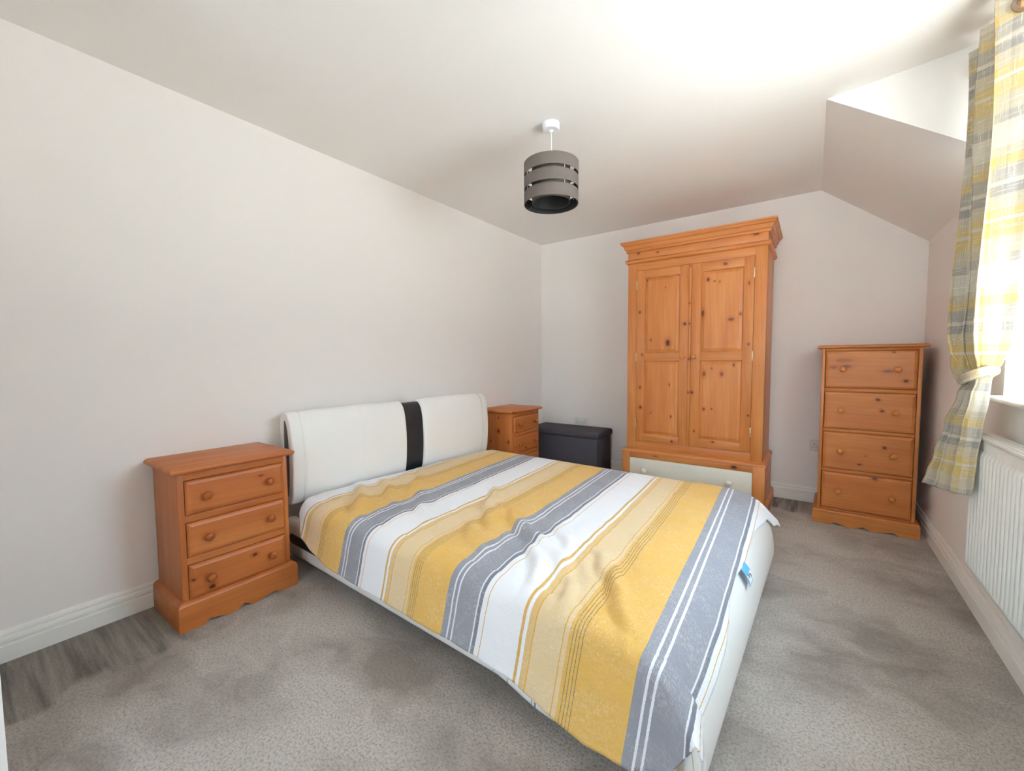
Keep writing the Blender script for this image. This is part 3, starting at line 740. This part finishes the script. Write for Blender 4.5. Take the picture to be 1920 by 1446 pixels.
HEM_FAR = [(0.2, 0.20), (2.0, 0.16), (2.25, 0.20), (2.40, 0.27)]
NA, NB, NS = 300, 170, 34
TOPW = 0.745
def hem_a(vb):
    """where the foot hem lies, by position across the bed."""
    q = max(0.0, min(1.0, (-vb - 0.1) / 0.9)); r = max(0.0, (vb - 0.5) / 0.5)
    return 2.268 + 0.085 * q * q * (3 - 2 * q) + 0.045 * r * r + 0.006 * math.sin(vb * 9 + 1) + (0.045 * max(0, (vb - 0.9) / 0.1) if vb > 0.9 else 0)
def make_duvet():
    bm = bmesh.new(); uvl = bm.loops.layers.uv.new('UVMap'); uvd = {}
    rows = []
    bs = []
    for k in range(NS): bs.append((-1, 1 - k / NS))
    for k in range(NB + 1): bs.append((0, -1 + 2 * k / NB))
    for k in range(1, NS + 1): bs.append((1, k / NS))
    for ia in range(NA + 1):
        ta = ia / NA
        row = []
        for side, b in bs:
            sgn = -1 if (side == -1 or (side == 0 and b < 0)) else 1
            vb = b if side == 0 else sgn
            # head edge: runs square across, drawn towards the foot on the hanging sides
            a0 = 0.232 + (0.12 * (b ** 0.8) if side else 0) + 0.02 * abs(vb) ** 6
            a1 = hem_a(vb)
            a = a0 + (a1 - a0) * ta
            u, z, nrm = long_prof(a)
            fe = min(1.0, max(0.0, (a - 1.7) / 0.35)); TW = TOPW + 0.032 * fe * fe * (3 - 2 * fe); RAD = 0.060 - 0.018 * fe
            v = vb * TW
            edge = max(0.0, abs(vb) - 0.88) / 0.12
            if side == 0:
                dz = crease(u, v) * (1 if a < 2.1 else max(0, 1 - (a - 2.1) / 0.1))
                g1 = 0.64 * u - 0.77 * v; g2 = 0.77 * u + 0.64 * v
                near = max(0.0, min(1.0, (0.15 - v) / 0.45)) * max(0.0, min(1.0, (2.1 - a) / 0.15))
                dz += near * (0.0075 * noise.noise(Vector((g1 * 3.2, g2 * 15, 7))) + 0.004 * noise.noise(Vector((g1 * 7, g2 * 34, 2))))
                dz += 0.004 * noise.noise(Vector((u * 5, v * 5, 1))) + 0.003 * noise.noise(Vector((u * 14, v * 9, 4)))
                sink = 0.006 * edge ** 2
                # falls a little towards the headboard end
                hd = max(0.0, (0.32 - a) / 0.12); sink += 0.022 * hd * hd
                p = Vector((u, v, z)) + Vector((nrm.x, 0, nrm.y)) * (dz - sink)
                sv = 0.0
            else:
                hem = lerp_tab(HEM_NEAR if sgn < 0 else HEM_FAR, a)
                hd = max(0.0, (0.32 - a) / 0.12)
                zt = z - 0.006 - 0.022 * hd * hd
                drop = max(zt - hem, 0.02)
                L = drop + RAD * (PI / 2 - 1)
                sl = b * L
                if sl < RAD * PI / 2:
                    an = sl / RAD; dv = RAD * math.sin(an); dzz = -RAD * (1 - math.cos(an))
                else:
                    dv = RAD; dzz = -RAD - (sl - RAD * PI / 2)
                flare = 0.030 * b * b
                rip = (0.010 * noise.noise(Vector((a * 4.2, 0.3, sgn * 3))) + 0.006 * noise.noise(Vector((a * 11, 0.6, sgn * 5)))) * b
                fc = crease(u, sgn * TW) * math.exp(-b * 5) * (1 if a < 2.1 else 0)
                # clear of the footboard and rail
                clear = 0.018 * min(1, b * 2)
                v2 = sgn * (TW + dv + flare * (0.6 if sgn > 0 else 1) + rip + clear)
                uu = u + (0.02 * b if a > 2.2 else 0)
                p = Vector((uu, v2, zt + dzz + fc * 0.8))
                sv = sl
            sc = a - (0.138 - 0.03 * a) * (0.75 - v) + (0.11 * sv if sgn < 0 and side else 0) * 1.0
            sc = max(sc, 0.075)
            vt = bm.verts.new(bedM @ p); row.append(vt)
            uvd[vt] = (sc, v + sgn * sv)
        rows.append(row)
    for r0, r1 in zip(rows[:-1], rows[1:]):
        for i in range(len(r0) - 1):
            f = bm.faces.new((r0[i], r0[i + 1], r1[i + 1], r1[i]))
            for lp in f.loops: lp[uvl].uv = uvd[lp.vert]
    me = bpy.data.meshes.new('duvet'); bm.to_mesh(me); bm.free(); me.shade_smooth()
    return me
dv = link_obj('duvet', make_duvet(), None, M_DUVET)
md = dv.modifiers.new('thickness', 'SOLIDIFY'); md.thickness = 0.006; md.offset = -1.0
tag(dv, 'yellow, grey, beige and white striped duvet spread over the bed', 'duvet')
# printed underside showing below the hem on the near side
def under():
    bm = bmesh.new(); uvl = bm.loops.layers.uv.new('UVMap'); n = 40; rows = []; uvd = {}
    for i in range(n + 1):
        t = i / n; u = 1.55 + 0.52 * t
        d = 0.040 * math.sin(PI * t) ** 0.8
        hz = lerp_tab(HEM_NEAR, u)
        row = []
        for j in range(5):
            z = hz + 0.02 - (0.02 + d) * j / 4
            vt = bm.verts.new((u, -0.836 - 0.004 * j / 4 + 0.004 * noise.noise(Vector((u * 9, 2, 1))), z)); row.append(vt); uvd[vt] = (u, z)
        rows.append(row)
    for a, b in zip(rows[:-1], rows[1:]):
        for j in range(4):
            f = bm.faces.new((a[j], a[j + 1], b[j + 1], b[j]))
            for lp in f.loops: lp[uvl].uv = uvd[lp.vert]
    bmesh.ops.transform(bm, matrix=bedM, verts=bm.verts)
    me = bpy.data.meshes.new('underside'); bm.to_mesh(me); bm.free(); me.shade_smooth()
    o = link_obj('underside', me, dv, M_DUVET_R); m = o.modifiers.new('thickness', 'SOLIDIFY'); m.thickness = 0.003
    o['label'] = 'reverse of the duvet with small multicolour stripes'
    return o
under()
# care label sticking out at the foot
def label():
    M_BLUE = plain('blue_label', srgb(96, 178, 226), 0.6); M_WHT = plain('white_label', srgb(240, 246, 248), 0.6); M_INK = plain('label_print', srgb(110, 120, 130), 0.7)
    c = bedI @ Vector((2.262, -2.14, 0.30)); v = c.y
    def P(a, vv, lift):
        u, z, nr = long_prof(a); return Vector((u, vv, z)) + Vector((nr.x, 0, nr.y)) * lift
    vb_ = v / 0.777; a0 = hem_a(vb_) - 0.004; L = 0.070; hw_ = 0.038
    def patch(name, r0, r1, v0, v1, lift, mat, parent):
        bm = bmesh.new(); n = 8
        A = [[bm.verts.new(bedM @ P(a0 + L * (r0 + (r1 - r0) * i / n), v + hw_ * vv, lift + 0.004 * math.sin(PI * i / n))) for vv in (v0, v1)] for i in range(n + 1)]
        for a, b in zip(A[:-1], A[1:]): bm.faces.new((a[0], a[1], b[1], b[0]))
        o = finish(name, bm, mat, parent); m = o.modifiers.new('t', 'SOLIDIFY'); m.thickness = 0.0008; return o
    lb = patch('care_label', 0, 1, -1, 1, 0.007, M_BLUE, dv); lb['label'] = 'small blue and white sewn-in label'
    patch('label_field', 0.34, 0.93, -0.86, 0.86, 0.0084, M_WHT, lb)
    for k, (q0, q1) in enumerate(((0.42, 0.70), (0.40, 0.78), (0.46, 0.66), (0.40, 0.84), (0.5, 0.8))):
        patch('label_print', q0, q1, -0.62 + k * 0.24, -0.50 + k * 0.24, 0.0096, M_INK, lb)
label()

# ------------------------------------------------------------------ storage ottoman
def fabric(name, c1, c2, scale=700, rough=0.95):
    t = NT(name, rough, 0.15); o = t.obj()
    n = t.noise(o, scale, 3, 0.7); n2 = t.noise(o, 9, 3, 0.6)
    c = t.mix(t.smooth(n, 0.35, 0.7), c1, c2); c = t.mix(t.math('MULTIPLY', t.smooth(n2, 0.4, 0.75), 0.25), c, c2)
    t.color(c); t.bump(n, 0.35, 0.002); return t.m
M_CHAR = fabric('charcoal_linen', srgb(70, 68, 76), srgb(98, 96, 105))
ot = thing('storage_ottoman', (0.468, -0.222, 0), 0, 'dark grey fabric storage ottoman against the far wall under the socket', 'ottoman')
box('body', (-0.378, -0.165, 0), (0.378, 0.165, 0.382), M_CHAR, ot, 0.006, 3)
bm = bmesh.new(); add_box(bm, (-0.395, -0.180, 0.384), (0.395, 0.180, 0.448), 0.022, 5)
for v in bm.verts:
    if v.co.z > 0.44: v.co.z += 0.008 * max(0, 1 - (v.co.x / 0.39) ** 2) * max(0, 1 - (v.co.y / 0.18) ** 2)
finish('lid', bm, M_CHAR, ot, 60)
for x in (-0.378, 0.378):
    for y in (-0.165,): tube('piping', [(x, y, 0.004), (x, y, 0.38)], 0.0022, M_CHAR, ot)

# ------------------------------------------------------------------ pendant lamp
LX, LY = 1.284, -1.980
M_SHADE = fabric('taupe_shade_fabric', srgb(110, 101, 95), srgb(126, 116, 110), 900)
M_SHIN = plain('black_shade_lining', srgb(44, 42, 44), 0.55, 0.4)
M_FLEX = plain('white_flex', srgb(232, 230, 226), 0.4)
lamp = thing('pendant_lamp', (LX, LY, H), 0, 'ceiling pendant lamp with grey banded drum shade', 'lamp')
lathe('ceiling_rose', [(0, 0), (0.046, 0), (0.046, -0.008), (0.044, -0.030), (0.041, -0.034), (0.012, -0.035), (0.008, -0.042), (0, -0.042)], M_UPVC, lamp, (0, 0, 0), 'Z', 40)
tube('flex', [(0, 0, -0.04), (0.002, 0, -0.09), (0.003, 0, -0.15), (0, 0, -0.235)], 0.0032, M_FLEX, lamp)
def band(name, r, z0, z1, parent, th=0.0025):
    bm = bmesh.new(); seg = 72; R = []
    for rr, z in ((r, z0), (r, z1), (r - th, z1), (r - th, z0)):
        R.append([bm.verts.new((rr * math.cos(2 * PI * k / seg), rr * math.sin(2 * PI * k / seg), z)) for k in range(seg)])
    for j in range(4):
        a, b = R[j], R[(j + 1) % 4]
        for k in range(seg):
            f = bm.faces.new((a[k], a[(k + 1) % seg], b[(k + 1) % seg], b[k]))
            f.material_index = 1 if j == 2 else 0
    bmesh.ops.recalc_face_normals(bm, faces=bm.faces)
    me = bpy.data.meshes.new(name); bm.to_mesh(me); bm.free(); me.materials.append(M_SHADE); me.materials.append(M_SHIN)
    me.shade_smooth(); me.set_sharp_from_angle(angle=math.radians(40))
    return link_obj(name, me, parent)
SR = 0.147
for z0, z1 in ((2.129, 2.190), (2.053, 2.112), (1.975, 2.036)): band('shade_band', SR, z0 - H, z1 - H, lamp)
band('inner_shade', 0.103, 1.985 - H, 2.180 - H, lamp)
for k in range(4):
    a = PI / 4 + k * PI / 2 + 0.25
    tube('strut', [((SR - 0.004) * math.cos(a), (SR - 0.004) * math.sin(a), 2.02 - H), ((SR - 0.004) * math.cos(a), (SR - 0.004) * math.sin(a), 2.185 - H)], 0.0016, M_FLEX, lamp)
for k in range(3):
    a = k * 2 * PI / 3 + 0.4
    tube('spoke', [(0.016 * math.cos(a), 0.016 * math.sin(a), 2.168 - H), ((SR - 0.003) * math.cos(a), (SR - 0.003) * math.sin(a), 2.185 - H)], 0.0018, M_FLEX, lamp)
lathe('lamp_holder', [(0, 2.19 - H), (0.010, 2.19 - H), (0.018, 2.175 - H), (0.018, 2.125 - H), (0, 2.125 - H)], M_UPVC, lamp, seg=24)
lathe('bulb', [(0, 2.126 - H), (0.013, 2.126 - H), (0.014, 2.110 - H), (0.024, 2.088 - H), (0.030, 2.066 - H), (0.026, 2.044 - H), (0.014, 2.032 - H), (0, 2.029 - H)], plain('frosted_bulb', srgb(216, 214, 208), 0.35), lamp, seg=24)

# ------------------------------------------------------------------ sockets
def socket(x, z, label):
    s = thing('wall_socket', (x, -0.001, z), 0, label, 'socket', 'double wall sockets')
    box('plate', (-0.073, -0.009, -0.043), (0.073, 0, 0.043), M_SOCKET, s, 0.003, 3)
    for k in (-1, 1):
        cx = k * 0.036
        box('switch', (cx - 0.006 - k * 0.019, -0.0125, 0.012), (cx + 0.006 - k * 0.019, -0.009, 0.032), M_UPVC, s, 0.001)
        for dx, dz, w, h in ((0, 0.012, 0.004, 0.008), (-0.011, -0.010, 0.007, 0.004), (0.011, -0.010, 0.007, 0.004)):
            box('pin_hole', (cx + dx - w / 2 + k * .006, -0.0095, dz - h / 2), (cx + dx + w / 2 + k * .006, -0.0085, dz + h / 2), M_HOLE, s, 0)
socket(0.492, 0.480, 'white double wall socket above the dark storage ottoman')
socket(2.540, 0.450, 'white double wall socket partly hidden behind the tall chest')

# ------------------------------------------------------------------ radiator (local: x out of wall is -X, y along wall)
rad = thing('radiator', (W, -2.10, 0), 0, 'white panel radiator with vertical flutes under the window sill', 'radiator')
RY0, RY1, RZ0, RZ1 = -0.56, 0.56, 0.272, 0.818
pitch = 0.0360
def flute_panel(name, xf, xb):
    """pressed panel: vertical flutes with rounded ends, flat rim."""
    bm = bmesh.new(); ny = int(round((RY1 - RY0 - 0.02) / pitch))
    ys = []; 
    p2 = (RY1 - RY0 - 0.02) / ny
    for k in range(ny):
        for q in (0.0, 0.10, 0.22, 0.36, 0.64, 0.78, 0.90): ys.append((RY0 + 0.01 + p2 * (k + q), q))
    ys.append((RY1 - 0.01, 0.0))
    zs = [RZ0, RZ0 + 0.010, RZ0 + 0.018, RZ0 + 0.03, RZ1 - 0.065, RZ1 - 0.055, RZ1 - 0.047, RZ1]
    zf = [0, 0.0, 0.6, 1.0, 1.0, 0.6, 0.0, 0]
    hq = {0.0: 0, 0.10: 0.12, 0.22: 0.7, 0.36: 1, 0.64: 1, 0.78: 0.7, 0.90: 0.12}
    ys = [(RY0, 0.0)] + ys + [(RY1, 0.0)]
    grid = [[bm.verts.new((xf - 0.009 * hq[q] * f, y, z)) for y, q in ys] for z, f in zip(zs, zf)]
    for a, b in zip(grid[:-1], grid[1:]):
        for i in range(len(a) - 1): bm.faces.new((a[i], a[i + 1], b[i + 1], b[i]))
    o = finish(name, bm, M_RAD, rad, 45); m = o.modifiers.new('t', 'SOLIDIFY'); m.thickness = 0.006; m.offset = 0
    return o
flute_panel('front_panel', -0.082, -0.03)
box('back_panel', (-0.040, RY0 + 0.005, RZ0 + 0.01), (-0.030, RY1 - 0.005, RZ1 - 0.01), M_RAD, rad, 0.003)
for y0, y1 in ((RY0 - 0.002, RY0 + 0.004), (RY1 - 0.004, RY1 + 0.002)):
    box('side_cover', (-0.088, y0, RZ0 + 0.03), (-0.028, y1, RZ1 + 0.004), M_RAD, rad, 0.002)
gr = box('top_grille', (-0.090, RY0 - 0.001, RZ1 - 0.006), (-0.026, RY1 + 0.001, RZ1 + 0.006), M_RAD, rad, 0.003)
for k in range(3):
    x0 = -0.080 + k * 0.018
    box('grille_bar', (x0, RY0 + 0.01, RZ1 + 0.005), (x0 + 0.010, RY1 - 0.01, RZ1 + 0.009), M_RAD, gr, 0.001)
for y in (RY0 + 0.15, RY1 - 0.15): box('bracket', (-0.030, y - 0.015, RZ0 + 0.05), (-0.003, y + 0.015, RZ1 - 0.08), M_RAD, rad, 0.001)

# ------------------------------------------------------------------ curtain pole, eyelet curtain
PX, PZ = 2.985, 2.272
M_POLE = plain('light_pole_wood', srgb(218, 176, 134), 0.35, 0.5, (40, 0.05, 0.002))
pole = thing('curtain_pole', (PX, -2.10, PZ), 0, 'wooden curtain pole across the top of the window', 'curtain pole')
lathe('rod', [(0, -0.60), (0.014, -0.60), (0.014, 0.62), (0, 0.62)], M_POLE, pole, axis='Y', seg=24)
for y, s in ((0.62, 1), (-0.60, -1)):
    lathe('finial', [(0, 0), (0.012, 0), (0.012, 0.004), (0.020, 0.012), (0.022, 0.022), (0.014, 0.034), (0, 0.036)] if s > 0 else [(0, 0), (0.012, 0), (0.012, -0.004), (0.020, -0.012), (0.022, -0.022), (0.014, -0.034), (0, -0.036)], M_POLE, pole, (0, y, 0), 'Y', 20)
for y in (0.595, -0.57): box('bracket', (-0.008, y - 0.008, -0.03), (W - PX, y + 0.008, -0.012), M_POLE, pole, 0.002)

def curtain_mat():
    t = NT('checked_curtain_linen', 0.9, 0.1)
    uv = t.n('ShaderNodeTexCoord').outputs['UV']; s = t.n('ShaderNodeSeparateXYZ'); t.l(uv, s.inputs[0])
    n1 = t.noise(t.mapping(uv, (260, 10, 1)), 1.0, 3, 0.65); n2 = t.noise(t.mapping(uv, (9, 260, 1)), 1.0, 3, 0.65)
    jig = t.math('MULTIPLY', t.math('SUBTRACT', n1, 0.5), 0.012)
    bei = srgb(194, 182, 156); yel = srgb(206, 178, 106); gre = srgb(164, 158, 150); pal = srgb(212, 204, 188); dg = srgb(148, 144, 142)
    ph = t.math('FRACT', t.math('DIVIDE', t.math('ADD', s.outputs[1], jig), 0.46))
    hb = t.ramp(ph, [(0.0, pal), (0.17, gre), (0.24, bei), (0.36, yel), (0.47, pal), (0.50, yel), (0.56, bei), (0.66, dg), (0.73, pal), (0.76, gre), (0.86, yel), (0.93, bei)], 'CONSTANT')
    pv = t.math('FRACT', t.math('DIVIDE', s.outputs[0], 0.30))
    vb = t.ramp(pv, [(0.0, bei), (0.18, yel), (0.36, pal), (0.5, gre), (0.66, pal), (0.74, dg), (0.84, bei)], 'CONSTANT')
    col = t.mix(0.36, hb, vb)
    fl = t.math('MAXIMUM', t.smooth(n1, 0.56, 0.70), t.smooth(n2, 0.56, 0.70))
    col = t.mix(t.math('MULTIPLY', fl, 0.65), col, srgb(238, 234, 222))
    dk = t.math('MAXIMUM', t.smooth(n1, 0.40, 0.28), t.smooth(n2, 0.40, 0.28))
    col = t.mix(t.math('MULTIPLY', dk, 0.35), col, srgb(128, 120, 112))
    t.color(col)
    t.bump(t.math('ADD', n1, n2), 0.15, 0.002)
    out = [n for n in t.t.nodes if n.type == 'OUTPUT_MATERIAL'][0]
    tl = t.n('ShaderNodeBsdfTranslucent'); t.l(col, tl.inputs[0])
    mx = t.n('ShaderNodeMixShader'); mx.inputs[0].default_value = 0.09
    t.l(t.b.outputs[0], mx.inputs[1]); t.l(tl.outputs[0], mx.inputs[2]); t.l(mx.outputs[0], out.inputs[0])
    return t.m
M_CURT = curtain_mat()
cur = thing('curtain', (2.985, -1.62, 0.5), 0, 'yellow and grey checked linen curtain knotted back beside the window', 'curtain')
# rows: z, left (x,y), right (x,y), pleat amplitude
CR = [(2.325, (2.985, -1.500), (2.985, -1.905), 0.058), (2.20, (2.983, -1.500), (2.985, -1.905), 0.056), (1.90, (2.978, -1.500), (2.988, -1.890), 0.052), (1.60, (2.972, -1.500), (2.992, -1.850), 0.048),
      (1.35, (2.962, -1.500), (2.995, -1.800), 0.044), (1.22, (2.955, -1.505), (2.998, -1.765), 0.042), (1.15, (2.955, -1.520), (3.000, -1.735), 0.036), (1.105, (2.962, -1.555), (3.000, -1.705), 0.026),
      (1.07, (2.972, -1.585), (2.998, -1.675), 0.016), (1.035, (2.972, -1.580), (2.992, -1.672), 0.016), (0.98, (2.962, -1.545), (2.985, -1.675), 0.020), (0.85, (2.945, -1.470), (2.972, -1.680), 0.022),
      (0.70, (2.928, -1.400), (2.962, -1.690), 0.022), (0.60, (2.915, -1.350), (2.958, -1.695), 0.022), (0.545, (2.908, -1.325), (2.956, -1.698), 0.022)]
def crow(z):
    if z >= CR[0][0]: r = CR[0]; return Vector(r[1]), Vector(r[2]), r[3]
    for a, b in zip(CR[:-1], CR[1:]):
        if z >= b[0]:
            t = (a[0] - z) / (a[0] - b[0]); t = t * t * (3 - 2 * t)
            return Vector(a[1]).lerp(Vector(b[1]), t), Vector(a[2]).lerp(Vector(b[2]), t), a[3] + (b[3] - a[3]) * t
    r = CR[-1]; return Vector(r[1]), Vector(r[2]), r[3]
NW, NZ, NP = 150, 190, 2.75
def cpt(w, z):
    l, r, am = crow(z); c = l.lerp(r, w); d = (r - l).normalized(); nn = Vector((d.y, -d.x))   # towards the room (-X)
    if nn.x > 0: nn = -nn
    ph = 2 * PI * NP * w + 0.35 * math.sin(z * 2.3)
    k = math.sin(ph); k = math.copysign(abs(k) ** 0.75, k)
    am2 = am * (1 + 0.15 * math.sin(z * 5 + w * 9))
    q = c + nn * k * am2 + d * 0.012 * math.sin(2 * ph) * min(1, am / 0.04)
    q += nn * 0.004 * noise.noise(Vector((w * 12, z * 3, 0.5)))
    return q
bm = bmesh.new(); uvl = bm.loops.layers.uv.new('UVMap'); rows = []; uvd = {}
for iz in range(NZ + 1):
    z = 2.325 + (0.545 - 2.325) * iz / NZ; row = []
    for iw in range(NW + 1):
        w = iw / NW; zz = z
        q = cpt(w, z)
        if z < 0.85: zz += (0.055 * w + 0.006 * math.sin(w * 20)) * (0.85 - z) / 0.3        # hem pulled up on the window side
        vt = bm.verts.new((q.x - 2.985, q.y + 1.62, zz - 0.5)); row.append(vt); uvd[vt] = (w * 1.15, z)
    rows.append(row)
for a, b in zip(rows[:-1], rows[1:]):
    for i in range(NW):
        f = bm.faces.new((a[i], a[i + 1], b[i + 1], b[i]))
        for lp in f.loops: lp[uvl].uv = uvd[lp.vert]
me = bpy.data.meshes.new('curtain_cloth'); bm.to_mesh(me); bm.free(); me.shade_smooth()
cc = link_obj('curtain_cloth', me, cur, M_CURT); m = cc.modifiers.new('t', 'SOLIDIFY'); m.thickness = 0.0016; m.offset = 0
# the tie: a rolled strip of the same cloth round the gathered waist
TI = []
for k in range(33):
    a = 2 * PI * k / 32; TI.append((2.984 - 2.985 + 0.040 * math.cos(a) , -1.632 + 1.62 + 0.066 * math.sin(a), 1.058 - 0.5 + 0.018 * math.sin(a + 2.4)))
tb = tube('tie_band', TI, 0.015, M_CURT, cur)
for v in tb.data.vertices: v.co.z = 0.558 + (v.co.z - 0.558) * 1.25
# bag of cloth that droops over the tie on the far side
bm = bmesh.new(); bmesh.ops.create_uvsphere(bm, u_segments=32, v_segments=20, radius=1.0)
uvl = bm.loops.layers.uv.new('UVMap')
for v in bm.verts:
    d = v.co.copy(); f = 1 + 0.10 * math.sin(5 * math.atan2(d.y, d.x)) * (1 - d.z ** 2)
    v.co = Vector((2.966 - 2.985 + 0.036 * d.x * f, -1.535 + 1.62 + 0.075 * d.y * f, 1.135 - 0.5 + 0.115 * d.z - 0.02 * max(0, -d.z) * d.y))
for f in bm.faces:
    for lp in f.loops: lp[uvl].uv = (lp.vert.co.y * 2 + lp.vert.co.x, lp.vert.co.z + 0.5)
fd = finish('drooping_fold', bm, M_CURT, cur, 80)
# eyelets where cloth and pole cross
M_EYE = NT('bronze_eyelet', 0.35); M_EYE.color(srgb(150, 132, 118)); M_EYE.b.inputs['Metallic'].default_value = 0.8; M_EYE = M_EYE.m
for k in range(1, 7):
    w = (k * 0.5 - 0.35 * math.sin(PZ * 2.3) / (2 * PI)) / NP
    if not 0.02 < w < 0.99: continue
    q = cpt(w, PZ)
    bm = bmesh.new(); seg = 32; R = []
    for (r, y) in ((0.0195, -0.003), (0.0305, -0.003), (0.0305, 0.003), (0.0195, 0.003)):
        R.append([bm.verts.new((r * math.cos(2 * PI * j / seg), y, r * math.sin(2 * PI * j / seg))) for j in range(seg)])
    for j in range(4):
        a, b = R[j], R[(j + 1) % 4]
        for i in range(seg): bm.faces.new((a[i], a[(i + 1) % seg], b[(i + 1) % seg], b[i]))
    bmesh.ops.transform(bm, matrix=Matrix.Translation((PX - 2.985, q.y + 1.62, PZ - 0.5)), verts=bm.verts)
    finish('eyelet', bm, M_EYE, cur, 40)
